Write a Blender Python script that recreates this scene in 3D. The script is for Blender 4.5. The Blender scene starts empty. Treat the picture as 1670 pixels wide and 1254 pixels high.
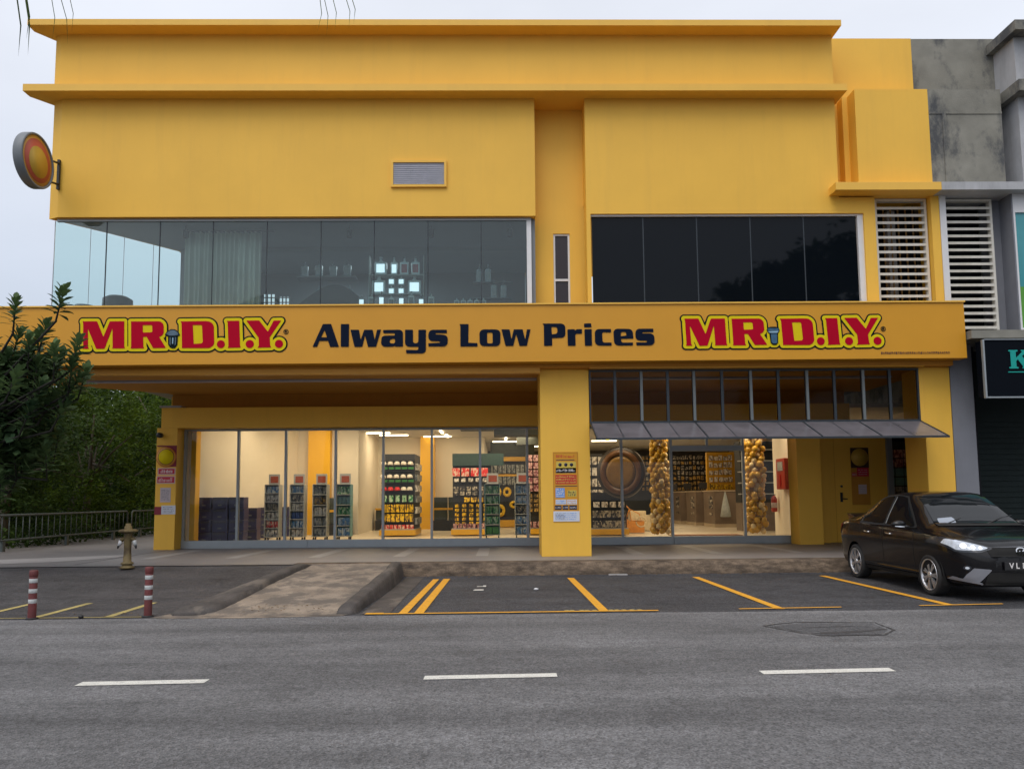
import bpy, bmesh, math, random
import numpy as np
from mathutils import Vector, Matrix, Euler
from mathutils.bvhtree import BVHTree
R = math.radians
S = bpy.context.scene
C = S.collection

# ---------------------------------------------------------------- camera
def make_camera():
    F, P, YAW, ROLL, H, SH = 1255.0, R(5.1), -0.0155, 0.0085, 1.45, 73.0
    cy, sy = math.cos(YAW), math.sin(YAW)
    fwd = Vector((-sy*math.cos(P), cy*math.cos(P), math.sin(P)))
    right = Vector((cy, sy, 0)); up = right.cross(fwd)
    r2 = math.cos(ROLL)*right - math.sin(ROLL)*up
    u2 = math.sin(ROLL)*right + math.cos(ROLL)*up
    cam = bpy.data.cameras.new('camera'); o = bpy.data.objects.new('camera', cam); C.objects.link(o)
    m = Matrix.Identity(4)
    for i in range(3):
        m[i][0], m[i][1], m[i][2] = r2[i], u2[i], -fwd[i]
    m[0][3], m[1][3], m[2][3] = 0, 0, H
    o.matrix_world = m
    cam.sensor_width = 36; cam.lens = 36*F/1670; cam.shift_y = SH/1670
    cam.clip_start = 0.1; cam.clip_end = 2000
    S.camera = o
make_camera()

# ---------------------------------------------------------------- sky, sun, exposure
SUN_EL, SUN_AZ = 58, 205          # degrees: high, in front of the facade, behind the cloud
def make_world():
    w = bpy.data.worlds.new("World"); S.world = w; w.use_nodes = True
    nt = w.node_tree; nt.nodes.clear()
    N, L = nt.nodes.new, nt.links.new
    out = N('ShaderNodeOutputWorld')
    sky = N('ShaderNodeTexSky'); sky.sky_type = 'NISHITA'; sky.sun_disc = False
    sky.sun_elevation = R(SUN_EL); sky.sun_rotation = R(SUN_AZ); sky.dust_density = 4
    bs = N('ShaderNodeBackground'); bs.inputs['Strength'].default_value = 0.05
    L(sky.outputs[0], bs.inputs['Color'])
    tc = N('ShaderNodeTexCoord'); sep = N('ShaderNodeSeparateXYZ'); L(tc.outputs['Generated'], sep.inputs[0])
    # overcast cloud: brighter towards the zenith
    ramp = N('ShaderNodeValToRGB'); e = ramp.color_ramp.elements
    e[0].position = 0.0; e[0].color = (.57, .59, .65, 1)
    e[1].position = 1.0; e[1].color = (1.0, 1.0, 1.02, 1)
    e.new(.22).color = (.60, .64, .72, 1); e.new(.42).color = (.80, .82, .87, 1)
    L(sep.outputs['Z'], ramp.inputs[0])
    no = N('ShaderNodeTexNoise'); no.inputs['Scale'].default_value = 1.6; no.inputs['Detail'].default_value = 6
    mp = N('ShaderNodeMapping'); mp.inputs['Scale'].default_value = (1, 1, 2.4)
    L(tc.outputs['Generated'], mp.inputs[0]); L(mp.outputs[0], no.inputs['Vector'])
    r2 = N('ShaderNodeMapRange'); r2.inputs['From Min'].default_value = .3; r2.inputs['From Max'].default_value = .7
    r2.inputs['To Min'].default_value = .91; r2.inputs['To Max'].default_value = 1.13
    L(no.outputs[0], r2.inputs[0])
    mul = N('ShaderNodeVectorMath'); mul.operation = 'SCALE'
    L(ramp.outputs[0], mul.inputs[0]); L(r2.outputs[0], mul.inputs['Scale'])
    bc = N('ShaderNodeBackground'); bc.inputs['Strength'].default_value = 0.88
    L(mul.outputs[0], bc.inputs['Color'])
    add = N('ShaderNodeAddShader'); L(bs.outputs[0], add.inputs[0]); L(bc.outputs[0], add.inputs[1])
    L(add.outputs[0], out.inputs['Surface'])
make_world()
def make_sun():
    l = bpy.data.lights.new('sun', 'SUN'); l.energy = 1.0; l.angle = R(35); l.color = (1, .97, .92)
    o = bpy.data.objects.new('sun', l); C.objects.link(o)
    d = Vector((math.sin(R(SUN_AZ))*math.cos(R(SUN_EL)), math.cos(R(SUN_AZ))*math.cos(R(SUN_EL)), math.sin(R(SUN_EL))))
    o.rotation_euler = d.to_track_quat('Z', 'Y').to_euler(); o.location = (0, -20, 30)
make_sun()
S.view_settings.view_transform = 'Standard'; S.view_settings.look = 'None'
S.view_settings.exposure = 0.0; S.view_settings.gamma = 1.0
S.cycles.max_bounces = 8; S.cycles.transparent_max_bounces = 16
S.cycles.sample_clamp_indirect = 4.0
S.cycles.caustics_reflective = False; S.cycles.caustics_refractive = False

# ---------------------------------------------------------------- helpers
def T(name, label, cat, loc=(0, 0, 0), rz=0, group=None):
    o = bpy.data.objects.new(name, None); C.objects.link(o)
    o.location = loc; o.rotation_euler = (0, 0, rz); o.empty_display_size = .2
    o['label'] = label; o['category'] = cat
    if group: o['group'] = group
    return o
def tag(o, label=None, cat=None, group=None, kind=None):
    if label: o['label'] = label
    if cat: o['category'] = cat
    if group: o['group'] = group
    if kind: o['kind'] = kind
    return o
def wmat(o):
    m = Matrix.LocRotScale(o.location, o.rotation_euler, o.scale)
    if o.parent: m = wmat(o.parent) @ o.matrix_parent_inverse @ m
    return m
def copy_tree(o, parent=None):
    c = o.copy(); C.objects.link(c)
    if parent is not None: c.parent = parent
    for ch in list(o.children): copy_tree(ch, c)
    return c
def dup(o, loc, rz=None, label=None, group=None):
    c = copy_tree(o); c.location = loc
    if rz is not None: c.rotation_euler = (0, 0, rz)
    if label: c['label'] = label
    if group: c['group'] = group
    return c

class MB:
    """collects shapes and links them as one mesh object"""
    def __init__(s): s.v = []; s.f = []; s.sm = []; s.mi = []
    def add(s, vs, fs, smooth=False, mi=0):
        b = len(s.v); s.v += [tuple(p) for p in vs]
        for f in fs: s.f.append(tuple(i+b for i in f)); s.sm.append(smooth); s.mi.append(mi)
        return s
    def box(s, x0, x1, y0, y1, z0, z1, mi=0, bev=0):
        if bev <= 0:
            vs = [(x, y, z) for z in (z0, z1) for y in (y0, y1) for x in (x0, x1)]
            return s.add(vs, [(0, 2, 3, 1), (4, 5, 7, 6), (0, 1, 5, 4), (2, 6, 7, 3), (0, 4, 6, 2), (1, 3, 7, 5)], mi=mi)
        bm = bmesh.new(); bmesh.ops.create_cube(bm, size=1)
        for v in bm.verts:
            v.co = Vector(((x0+x1)/2+v.co.x*(x1-x0), (y0+y1)/2+v.co.y*(y1-y0), (z0+z1)/2+v.co.z*(z1-z0)))
        bmesh.ops.bevel(bm, geom=bm.edges[:], offset=bev, segments=2, profile=.6, affect='EDGES')
        return s.frombm(bm, mi=mi)
    def frombm(s, bm, smooth=False, mi=0, M=None):
        bm.verts.index_update()
        vs = [(M @ v.co if M else v.co.copy()) for v in bm.verts]
        s.add(vs, [[v.index for v in f.verts] for f in bm.faces], smooth, mi); bm.free(); return s
    def prism(s, poly, z0, z1, mi=0):
        """plan polygon (ccw from above) extruded in z; z1 may be a function"""
        n = len(poly)
        f0 = z0 if callable(z0) else (lambda x, y: z0)
        f1 = z1 if callable(z1) else (lambda x, y: z1)
        vs = [(x, y, f0(x, y)) for x, y in poly]+[(x, y, f1(x, y)) for x, y in poly]
        fs = [tuple(range(n))[::-1], tuple(range(n, 2*n))]+[(i, (i+1) % n, (i+1) % n+n, i+n) for i in range(n)]
        return s.add(vs, fs, mi=mi)
    def prismy(s, poly, y0, y1, mi=0):
        """outline (x,z) extruded along y"""
        n = len(poly)
        vs = [(x, y0, z) for x, z in poly]+[(x, y1, z) for x, z in poly]
        return s.add(vs, [tuple(range(n)), tuple(range(n, 2*n))[::-1]]+[(i+n, (i+1) % n+n, (i+1) % n, i) for i in range(n)], mi=mi)
    def tube(s, pts, r, n=8, mi=0, cap=True):
        pts = [Vector(p) for p in pts]; rs = r if isinstance(r, (list, tuple)) else [r]*len(pts)
        vs = []; fs = []; up = Vector((0, 0, 1))
        for i, p in enumerate(pts):
            d = (pts[min(i+1, len(pts)-1)]-pts[max(i-1, 0)]).normalized()
            a = d.cross(up)
            if a.length < 1e-3: a = d.cross(Vector((1, 0, 0)))
            a.normalize(); b = d.cross(a)
            for k in range(n):
                t = 2*math.pi*k/n; vs.append(p+rs[i]*(math.cos(t)*a+math.sin(t)*b))
        for i in range(len(pts)-1):
            for k in range(n):
                fs.append((i*n+k, i*n+(k+1) % n, (i+1)*n+(k+1) % n, (i+1)*n+k))
        if cap: fs.append(tuple(range(n))[::-1]); fs.append(tuple(range((len(pts)-1)*n, len(pts)*n)))
        return s.add(vs, fs, True, mi)
    def lathe(s, prof, c, axis='z', n=24, mi=0, smooth=True, cap=True):
        """prof: list of (r, h) along axis"""
        vs = []; fs = []; c = Vector(c)
        for r, h in prof:
            for k in range(n):
                t = 2*math.pi*k/n; a, b = r*math.cos(t), r*math.sin(t)
                vs.append(c+Vector({'z': (a, b, h), 'y': (a, h, b), 'x': (h, a, b)}[axis]))
        for i in range(len(prof)-1):
            for k in range(n): fs.append((i*n+k, i*n+(k+1) % n, (i+1)*n+(k+1) % n, (i+1)*n+k))
        if cap: fs.append(tuple(range(n))[::-1]); fs.append(tuple(range((len(prof)-1)*n, len(prof)*n)))
        return s.add(vs, fs, smooth, mi)
    def blob(s, c, r, n=1, mi=0):
        bm = bmesh.new(); bmesh.ops.create_icosphere(bm, subdivisions=n, radius=1)
        for v in bm.verts: v.co = Vector((c[0]+v.co.x*r[0], c[1]+v.co.y*r[1], c[2]+v.co.z*r[2]))
        return s.frombm(bm, True, mi)
    def build(s, name, mat, parent=None, origin=None, M=None):
        me = bpy.data.meshes.new(name)
        if M is not None: s.v = [tuple(M @ Vector(p)) for p in s.v]
        if parent is None:
            if origin is None:
                a = np.array(s.v); lo, hi = a.min(0), a.max(0); origin = ((lo[0]+hi[0])/2, (lo[1]+hi[1])/2, lo[2])
            ox, oy, oz = origin
            vs = [(x-ox, y-oy, z-oz) for x, y, z in s.v]
        else: vs = s.v
        me.from_pydata(vs, [], s.f)
        mats = mat if isinstance(mat, (list, tuple)) else [mat]
        for m in mats: me.materials.append(m)
        me.polygons.foreach_set('use_smooth', s.sm); me.polygons.foreach_set('material_index', s.mi)
        me.update()
        o = bpy.data.objects.new(name, me); C.objects.link(o)
        if parent is None: o.location = origin
        else:
            o.parent = parent; o.matrix_parent_inverse = wmat(parent).inverted()
        return o
def fixn(o):
    bm = bmesh.new(); bm.from_mesh(o.data); bmesh.ops.recalc_face_normals(bm, faces=bm.faces[:]); bm.to_mesh(o.data); bm.free(); return o
def wall_holes(mb, x0, x1, y0, y1, z0, z1, holes, mi=0):
    """wall in the xz plane with rectangular openings"""
    xs = sorted({x0, x1}|{h[0] for h in holes}|{h[1] for h in holes}); zs = sorted({z0, z1}|{h[2] for h in holes}|{h[3] for h in holes})
    def solid(i, j):
        if i < 0 or j < 0 or i >= len(xs)-1 or j >= len(zs)-1: return False
        a, b = (xs[i]+xs[i+1])/2, (zs[j]+zs[j+1])/2
        return not any(h[0] < a < h[1] and h[2] < b < h[3] for h in holes)
    for i in range(len(xs)-1):
        for j in range(len(zs)-1):
            if not solid(i, j): continue
            a, b, c, d = xs[i], xs[i+1], zs[j], zs[j+1]
            q = [(a, y0, c), (b, y0, c), (b, y0, d), (a, y0, d), (a, y1, c), (b, y1, c), (b, y1, d), (a, y1, d)]
            fs = [(0, 1, 2, 3), (5, 4, 7, 6)]
            if not solid(i-1, j): fs.append((4, 0, 3, 7))
            if not solid(i+1, j): fs.append((1, 5, 6, 2))
            if not solid(i, j-1): fs.append((4, 5, 1, 0))
            if not solid(i, j+1): fs.append((3, 2, 6, 7))
            mb.add(q, fs, mi=mi)
    return mb

# ---- flat outlined shapes (letters, emblems) from signed distance
def sdf_poly(polys, X, Y):
    """union of outlines; each entry = (outer, [holes])"""
    res = np.full(X.shape, 1e9)
    for outer, holes in polys:
        d = _sd(outer, X, Y)
        for h in holes: d = np.maximum(d, -_sd(h, X, Y))
        res = np.minimum(res, d)
    return res
def _sd(poly, X, Y):
    P = np.array(poly, float); best = np.full(X.shape, 1e9); ins = np.zeros(X.shape, bool)
    for i in range(len(P)):
        a, b = P[i], P[(i+1) % len(P)]; e = b-a
        wx, wy = X-a[0], Y-a[1]; t = np.clip((wx*e[0]+wy*e[1])/(e@e+1e-12), 0, 1)
        best = np.minimum(best, (wx-e[0]*t)**2+(wy-e[1]*t)**2)
        c = ((a[1] > Y) != (b[1] > Y)) & (X < (b[0]-a[0])*(Y-a[1])/((b[1]-a[1]) if abs(b[1]-a[1]) > 1e-12 else 1e-12)+a[0])
        ins ^= c
    d = np.sqrt(best); return np.where(ins, -d, d)
def march(D, xs, ys):
    """cells of the region D<0; returns 2D verts, faces"""
    vid = {}; V = []; Fc = []
    def vert(key, x, y):
        if key not in vid: vid[key] = len(V); V.append((x, y))
        return vid[key]
    ny, nx = D.shape
    ins = D < 0
    allin = ins[:-1, :-1] & ins[1:, :-1] & ins[:-1, 1:] & ins[1:, 1:]
    some = ins[:-1, :-1] | ins[1:, :-1] | ins[:-1, 1:] | ins[1:, 1:]
    for j, i in zip(*np.nonzero(some)):
        cs = [(i, j), (i+1, j), (i+1, j+1), (i, j+1)]
        if allin[j, i]:
            Fc.append([vert((a, b), xs[a], ys[b]) for a, b in cs]); continue
        f = []
        for k in range(4):
            a = cs[k]; b = cs[(k+1) % 4]; da, db = D[a[1], a[0]], D[b[1], b[0]]
            if da < 0: f.append(vert(a, xs[a[0]], ys[a[1]]))
            if (da < 0) != (db < 0):
                t = da/(da-db)
                f.append(vert((min(a, b), max(a, b)), xs[a[0]]+t*(xs[b[0]]-xs[a[0]]), ys[a[1]]+t*(ys[b[1]]-ys[a[1]])))
        if len(f) >= 3: Fc.append(f)
    return V, Fc
def outline_mesh(polys, grow, cell, depth, y):
    """(x,z) outlines filled, facing -y at y, with an edge of the given depth; grow widens them"""
    pts = np.array([p for o, h in polys for p in o]); lo = pts.min(0)-grow-2*cell; hi = pts.max(0)+grow+2*cell
    xs = np.arange(lo[0], hi[0]+cell, cell); ys = np.arange(lo[1], hi[1]+cell, cell)
    X, Y = np.meshgrid(xs, ys); D = sdf_poly(polys, X, Y)-grow
    V, Fc = march(D, xs, ys)
    mb = MB(); n = len(V)
    cnt = {}
    for f in Fc:
        for k in range(len(f)):
            a, b = f[k], f[(k+1) % len(f)]; cnt[(a, b)] = 1
    side = [(b, a, a+n, b+n) for a, b in cnt if (b, a) not in cnt]
    mb.add([(x, y, z) for x, z in V]+[(x, y+depth, z) for x, z in V], Fc+side)
    return mb
def circ(cx, cy, r, n=28, ry=None):
    return [(cx+r*math.cos(2*math.pi*k/n), cy+(ry or r)*math.sin(2*math.pi*k/n)) for k in range(n)]

# ---------------------------------------------------------------- materials
def mat(name, col, rough=.6, var=.08, scale=3., bump=0., bscale=60., metal=0., spec=.5, stain=0., stain_col=None, coat=0., emit=None, stretch=None, speck=0., slo=.48, shi=.78, sscale=(2.2, 2.2, .35)):
    m = bpy.data.materials.new(name); m.use_nodes = True
    nt = m.node_tree; N, L = nt.nodes.new, nt.links.new
    p = nt.nodes['Principled BSDF']
    p.inputs['Roughness'].default_value = rough; p.inputs['Metallic'].default_value = metal
    p.inputs['Specular IOR Level'].default_value = spec; p.inputs['Coat Weight'].default_value = coat
    p.inputs['Coat Roughness'].default_value = .05
    g = N('ShaderNodeNewGeometry')
    no = N('ShaderNodeTexNoise'); no.inputs['Scale'].default_value = scale; no.inputs['Detail'].default_value = 6; no.inputs['Roughness'].default_value = .6
    src = g.outputs['Position']
    if stretch:
        mp = N('ShaderNodeMapping'); mp.inputs['Scale'].default_value = stretch; L(src, mp.inputs[0]); src2 = mp.outputs[0]
    else: src2 = src
    L(src2, no.inputs['Vector'])
    mr = N('ShaderNodeMapRange'); mr.inputs['From Min'].default_value = .25; mr.inputs['From Max'].default_value = .75
    mr.inputs['To Min'].default_value = 1-var; mr.inputs['To Max'].default_value = 1+var
    L(no.outputs[0], mr.inputs[0])
    sc = N('ShaderNodeVectorMath'); sc.operation = 'SCALE'; sc.inputs[0].default_value = col[:3]
    L(mr.outputs[0], sc.inputs['Scale']); cur = sc.outputs[0]
    if speck > 0:
        n4 = N('ShaderNodeTexNoise'); n4.inputs['Scale'].default_value = 90; n4.inputs['Detail'].default_value = 2; L(src, n4.inputs['Vector'])
        m4 = N('ShaderNodeMapRange'); m4.inputs['From Min'].default_value = .3; m4.inputs['From Max'].default_value = .7
        m4.inputs['To Min'].default_value = 1-speck; m4.inputs['To Max'].default_value = 1+speck; L(n4.outputs[0], m4.inputs[0])
        s4 = N('ShaderNodeVectorMath'); s4.operation = 'SCALE'; L(cur, s4.inputs[0]); L(m4.outputs[0], s4.inputs['Scale']); cur = s4.outputs[0]
    if stain > 0:
        n2 = N('ShaderNodeTexNoise'); n2.inputs['Scale'].default_value = 1.0; n2.inputs['Detail'].default_value = 7; n2.inputs['Roughness'].default_value = .7
        mp2 = N('ShaderNodeMapping'); mp2.inputs['Scale'].default_value = sscale; L(src, mp2.inputs[0]); L(mp2.outputs[0], n2.inputs['Vector'])
        m2 = N('ShaderNodeMapRange'); m2.inputs['From Min'].default_value = slo; m2.inputs['From Max'].default_value = shi
        m2.inputs['To Max'].default_value = stain; L(n2.outputs[0], m2.inputs[0])
        mx = N('ShaderNodeMix'); mx.data_type = 'RGBA'; L(m2.outputs[0], mx.inputs[0]); L(cur, mx.inputs[6])
        mx.inputs[7].default_value = (*(stain_col or [c*.35 for c in col[:3]]), 1); cur = mx.outputs[2]
    L(cur, p.inputs['Base Color'])
    if bump > 0:
        n3 = N('ShaderNodeTexNoise'); n3.inputs['Scale'].default_value = bscale; n3.inputs['Detail'].default_value = 4; L(src, n3.inputs['Vector'])
        b = N('ShaderNodeBump'); b.inputs['Strength'].default_value = bump; b.inputs['Distance'].default_value = .01
        L(n3.outputs[0], b.inputs['Height']); L(b.outputs[0], p.inputs['Normal'])
    if emit: p.inputs['Emission Color'].default_value = (*emit[0], 1); p.inputs['Emission Strength'].default_value = emit[1]
    return m
def glass(name, tint=(1, 1, 1), refl=1.0, rough=0.0, ior=1.5, haze=0.0, hcol=(.5, .5, .5)):
    m = bpy.data.materials.new(name); m.use_nodes = True
    nt = m.node_tree; nt.nodes.clear(); N, L = nt.nodes.new, nt.links.new
    o = N('ShaderNodeOutputMaterial'); t = N('ShaderNodeBsdfTransparent'); t.inputs[0].default_value = (*tint, 1)
    g = N('ShaderNodeBsdfGlossy'); g.inputs['Roughness'].default_value = rough; g.inputs['Color'].default_value = (refl, refl, refl, 1)
    f = N('ShaderNodeFresnel'); f.inputs[0].default_value = ior
    x = N('ShaderNodeMixShader'); L(f.outputs[0], x.inputs[0]); L(t.outputs[0], x.inputs[1]); L(g.outputs[0], x.inputs[2])
    last = x.outputs[0]
    if haze > 0:
        d = N('ShaderNodeBsdfDiffuse'); d.inputs[0].default_value = (*hcol, 1)
        y = N('ShaderNodeMixShader'); y.inputs[0].default_value = haze; L(last, y.inputs[1]); L(d.outputs[0], y.inputs[2]); last = y.outputs[0]
    L(last, o.inputs[0]); return m

M = {}
YEL = (.85, .495, .060)
M['yellow'] = mat('yellow_render_paint', YEL, .62, .05, .7, .10, 90, stain=.16, stain_col=(.55, .31, .06), slo=.5, shi=.75, sscale=(3.5, 3.5, .3))
M['yellow_trim'] = mat('yellow_trim_paint', (.85, .50, .075), .6, .05, 1.2, .10, 80, stain=.14, stain_col=(.45, .25, .06))
M['fascia'] = mat('yellow_fascia_sheet', (.63, .295, .012), .45, .05, .9, .02, 30)
M['concrete'] = mat('bare_weathered_concrete', (.24, .235, .205), .9, .30, 1.3, .4, 30, stain=.9, stain_col=(.07, .075, .085), spec=.2, slo=.47, shi=.62, sscale=(1.6, 1.6, .9))
M['concrete_pale'] = mat('pale_painted_concrete', (.42, .43, .45), .8, .15, 2, .2, 40, stain=.5, stain_col=(.14, .14, .15))
M['grey_paint'] = mat('grey_wall_paint', (.19, .20, .23), .75, .08, 2, .1, 50, stain=.2)
M['white_paint'] = mat('white_wall_paint', (.70, .71, .73), .6, .05, 2, .05, 50, stain=.2, stain_col=(.3, .3, .3))
M['dark_paint'] = mat('dark_paint', (.012, .013, .016), .7, .1, 3, spec=.15)
M['black'] = mat('black_plastic', (.018, .018, .02), .45, .1, 8)
M['alu'] = mat('grey_aluminium_frame', (.33, .37, .40), .38, .05, 6, metal=.35)
M['alu_dark'] = mat('dark_aluminium_frame', (.035, .045, .055), .4, .05, 6, metal=.3)
M['white_alu'] = mat('white_window_frame', (.72, .73, .75), .45, .04, 6)
M['cream'] = mat('cream_interior_wall', (.78, .72, .60), .7, .03, 1, .05, 40)
M['tile'] = mat('cream_floor_tile', (.70, .62, .48), .32, .05, 1.5)
M['ceiling'] = mat('plaster_ceiling', (.62, .60, .55), .8, .05, 2)
M['slat'] = mat('white_slat_paint', (.66, .64, .58), .55, .10, 4, stain=.45, stain_col=(.38, .33, .24))
M['glass_clear'] = glass('clear_shop_glass', (.95, .96, .95), .38)
M['glass_up'] = glass('blue_tinted_glass', (.86, .95, .94), .9, haze=.03, hcol=(.5, .6, .62))
M['glass_side'] = glass('pale_blue_glass', (.95, .99, .99), .5)
M['glass_dark'] = mat('dark_film_glass', (.004, .006, .009), .03, .0, 1, spec=.16)
M['glass_slit'] = mat('brown_dark_glass', (.03, .022, .025), .08, .0, 1, spec=.4)
M['glass_transom'] = glass('transom_glass', (.80, .80, .80), .08)
M['teal_glass'] = mat('teal_window_film', (.06, .30, .34), .1, .1, 2)
M['navy'] = mat('navy_sign_paint', (.003, .008, .024), .5, .02, 3, spec=.08)
M['outline'] = mat('dark_green_sign_outline', (.003, .010, .014), .5, .02, 3, spec=.08)
M['sign_yellow'] = mat('bright_yellow_sign_paint', (.70, .56, .010), .5, .03, 2, spec=.08)
M['sign_red'] = mat('crimson_sign_paint', (.43, .002, .022), .5, .04, 2, spec=.06)
M['screw_blue'] = mat('blue_screw_paint', (.035, .11, .20), .4, .3, 14)
M['screw_light'] = mat('light_blue_paint', (.25, .42, .55), .4, .1, 14)
M['marking'] = mat('yellow_road_paint', (.74, .36, .025), .75, .18, 9, .3, 120, stain=.6, stain_col=(.20, .12, .05), speck=.2, slo=.56, shi=.66, sscale=(9, 9, 9))
M['marking_old'] = mat('worn_yellow_road_paint', (.42, .34, .12), .8, .3, 6, .3, 120, stain=.6, stain_col=(.10, .10, .09), speck=.2)
M['marking_white'] = mat('white_road_paint', (.64, .63, .58), .75, .15, 9, .3, 120, stain=.65, stain_col=(.24, .24, .24), speck=.22, slo=.55, shi=.66, sscale=(9, 9, 9))
# ---------------------------------------------------------------- ground
def asphalt(name, base, agg=.35, bands=False, rough=.85, wet=0.):
    m = bpy.data.materials.new(name); m.use_nodes = True
    nt = m.node_tree; N, L = nt.nodes.new, nt.links.new; p = nt.nodes['Principled BSDF']
    p.inputs['Roughness'].default_value = rough; p.inputs['Specular IOR Level'].default_value = .35
    g = N('ShaderNodeNewGeometry')
    def noise(scale, det=4, stretch=None, rg=.6):
        n = N('ShaderNodeTexNoise'); n.inputs['Scale'].default_value = scale; n.inputs['Detail'].default_value = det; n.inputs['Roughness'].default_value = rg
        if stretch:
            mp = N('ShaderNodeMapping'); mp.inputs['Scale'].default_value = stretch; L(g.outputs['Position'], mp.inputs[0]); L(mp.outputs[0], n.inputs['Vector'])
        else: L(g.outputs['Position'], n.inputs['Vector'])
        return n.outputs[0]
    def rng(x, a, b, c, d):
        r = N('ShaderNodeMapRange'); r.inputs['From Min'].default_value = a; r.inputs['From Max'].default_value = b
        r.inputs['To Min'].default_value = c; r.inputs['To Max'].default_value = d; L(x, r.inputs[0]); return r.outputs[0]
    def mul(a, b):
        k = N('ShaderNodeMath'); k.operation = 'MULTIPLY'; L(a, k.inputs[0]); L(b, k.inputs[1]); return k.outputs[0]
    vor = N('ShaderNodeTexVoronoi'); vor.inputs['Scale'].default_value = 80; L(g.outputs['Position'], vor.inputs['Vector'])
    f = rng(vor.outputs['Color'], .1, .9, 1-agg, 1+agg)
    f = mul(f, rng(noise(17, 3), .3, .7, 1-agg*.45, 1+agg*.45))
    f = mul(f, rng(noise(.35, 5), .3, .7, .80, 1.18))
    f = mul(f, rng(noise(1.0, 6, (.25, 2.2, 1)), .3, .7, .76, 1.22)); f = mul(f, rng(noise(1.0, 8, (1.2, 6.0, 1), .7), .56, .70, 1.0, .80))
    if bands:   # wheel-polished bands along the road
        f = mul(f, rng(noise(1.0, 2, (.03, .8, 1)), .35, .65, .82, 1.14))
    f = mul(f, rng(noise(2.2, 8, None, .75), .50, .66, 1.0, .78 if bands else .62))
    sc = N('ShaderNodeVectorMath'); sc.operation = 'SCALE'; sc.inputs[0].default_value = base; L(f, sc.inputs['Scale'])
    L(sc.outputs[0], p.inputs['Base Color'])
    L(rng(noise(.8, 5), .35, .65, rough-wet, rough), p.inputs['Roughness'])
    b = N('ShaderNodeBump'); b.inputs['Strength'].default_value = .8; b.inputs['Distance'].default_value = .014
    h = N('ShaderNodeMath'); h.operation = 'ADD'; L(vor.outputs['Distance'], h.inputs[0]); L(noise(26, 4), h.inputs[1])
    L(h.outputs[0], b.inputs['Height']); L(b.outputs[0], p.inputs['Normal'])
    return m
M['road'] = asphalt('grey_road_asphalt', (.158, .158, .163), .42, True, .8)
M['parking'] = asphalt('dark_parking_asphalt', (.068, .069, .076), .62, False, .8, .12)
M['drive'] = asphalt('worn_dark_driveway_asphalt', (.074, .070, .072), .45, False, .75, .2)
M['apron'] = mat('smooth_grey_cement_apron', (.20, .185, .18), .45, .18, .6, .15, 60, stain=.5, stain_col=(.10, .095, .09), speck=.06)
M['corridor'] = mat('grey_corridor_tile', (.225, .21, .205), .5, .14, .9, .08, 50, stain=.25, speck=.05)
M['stripe'] = mat('pale_corridor_tile', (.36, .35, .34), .5, .08, 2, .08, 50, stain=.2)
M['kerb'] = mat('stained_stone_kerb', (.150, .112, .080), .9, .65, 4.5, 1.0, 12, stain=.85, stain_col=(.035, .03, .028), stretch=(1, 1, 3.0), speck=.3, spec=.2, slo=.46, shi=.70, sscale=(2.5, 2.5, 5))
M['kerb_dark'] = mat('dark_concrete_kerb', (.070, .062, .058), .75, .5, 3, .8, 14, stain=.8, stain_col=(.17, .145, .12), speck=.25, slo=.54, shi=.66, sscale=(2.5, 1.2, 2))
M['ramp'] = mat('patchy_brown_ramp_cement', (.27, .22, .17), .85, .4, 2.2, .7, 22, stain=.75, stain_col=(.10, .088, .078), speck=.25, slo=.46, shi=.56, sscale=(2.2, 1.6, 1))
M['soil'] = mat('dark_undergrowth_soil', (.035, .04, .022), .9, .4, .5, .5, 5)
M['crack'] = mat('dark_tar_seal', (.05, .05, .053), .6, .2, 8)

def sheet(name, poly, z, m, sub=0):
    mb = MB(); mb.add([(x, y, z) for x, y in poly], [tuple(range(len(poly)))])
    return tag(mb.build(name, m, None, (0, 0, 0)), kind='structure')
def grid(name, xs, ys, zf, m):
    mb = MB(); nx = len(xs)
    mb.add([(x, y, zf(x, y)) for y in ys for x in xs],
           [(j*nx+i, j*nx+i+1, (j+1)*nx+i+1, (j+1)*nx+i) for j in range(len(ys)-1) for i in range(nx-1)], True)
    return tag(mb.build(name, m, None, (0, 0, 0)), kind='structure')
sheet('ground', [(-400, -300), (400, -300), (400, 500), (-400, 500)], -.03, M['soil'])
sheet('parking_ground', [(-40, 8), (40, 8), (40, 15.2), (-40, 15.2)], 0.0, M['parking'])
def rough_edge(y0, x0, x1, step, amp, seed):
    rd = random.Random(seed); n = int((x1-x0)/step)
    return [(x0+(x1-x0)*i/n, y0+rd.uniform(-amp, amp)) for i in range(n+1)]
sheet('road', [(-60, -12), (60, -12)]+rough_edge(9.80, -60, 60, .25, .012, 3)[::-1], .004, M['road'])
sheet('far_pavement', [(-60, -20), (60, -20), (60, -12), (-60, -12)], .01, M['apron'])
# entry drive rising to the forecourt
def drive_z(x, y):
    t = min(max((y-11.6)/(15.0-11.6), 0), 1); t = t*t*(3-2*t)
    z = .008+.235*t
    return z + (.035*math.exp(-((y-11.5)/.13)**2))
grid('driveway', [-40+i*1.0 for i in range(32)]+[-8+.5*i for i in range(8)]+[-4.15, -3.72], [9.78+.12*i for i in range(44)], drive_z, M['drive'])
grid('forecourt', [-40+i*1.5 for i in range(20)]+[-11.4+.4*i for i in range(8)]+[-8.2], [14.9+.5*i for i in range(60)], lambda x, y: .247+.0*x, M['apron'])
grid('forecourt_front', [-11.4+.4*i for i in range(9)]+[-8.0, -6.5, -5, -3.9], [14.62, 14.9, 15.05], lambda x, y: .2485, M['apron'])
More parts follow.
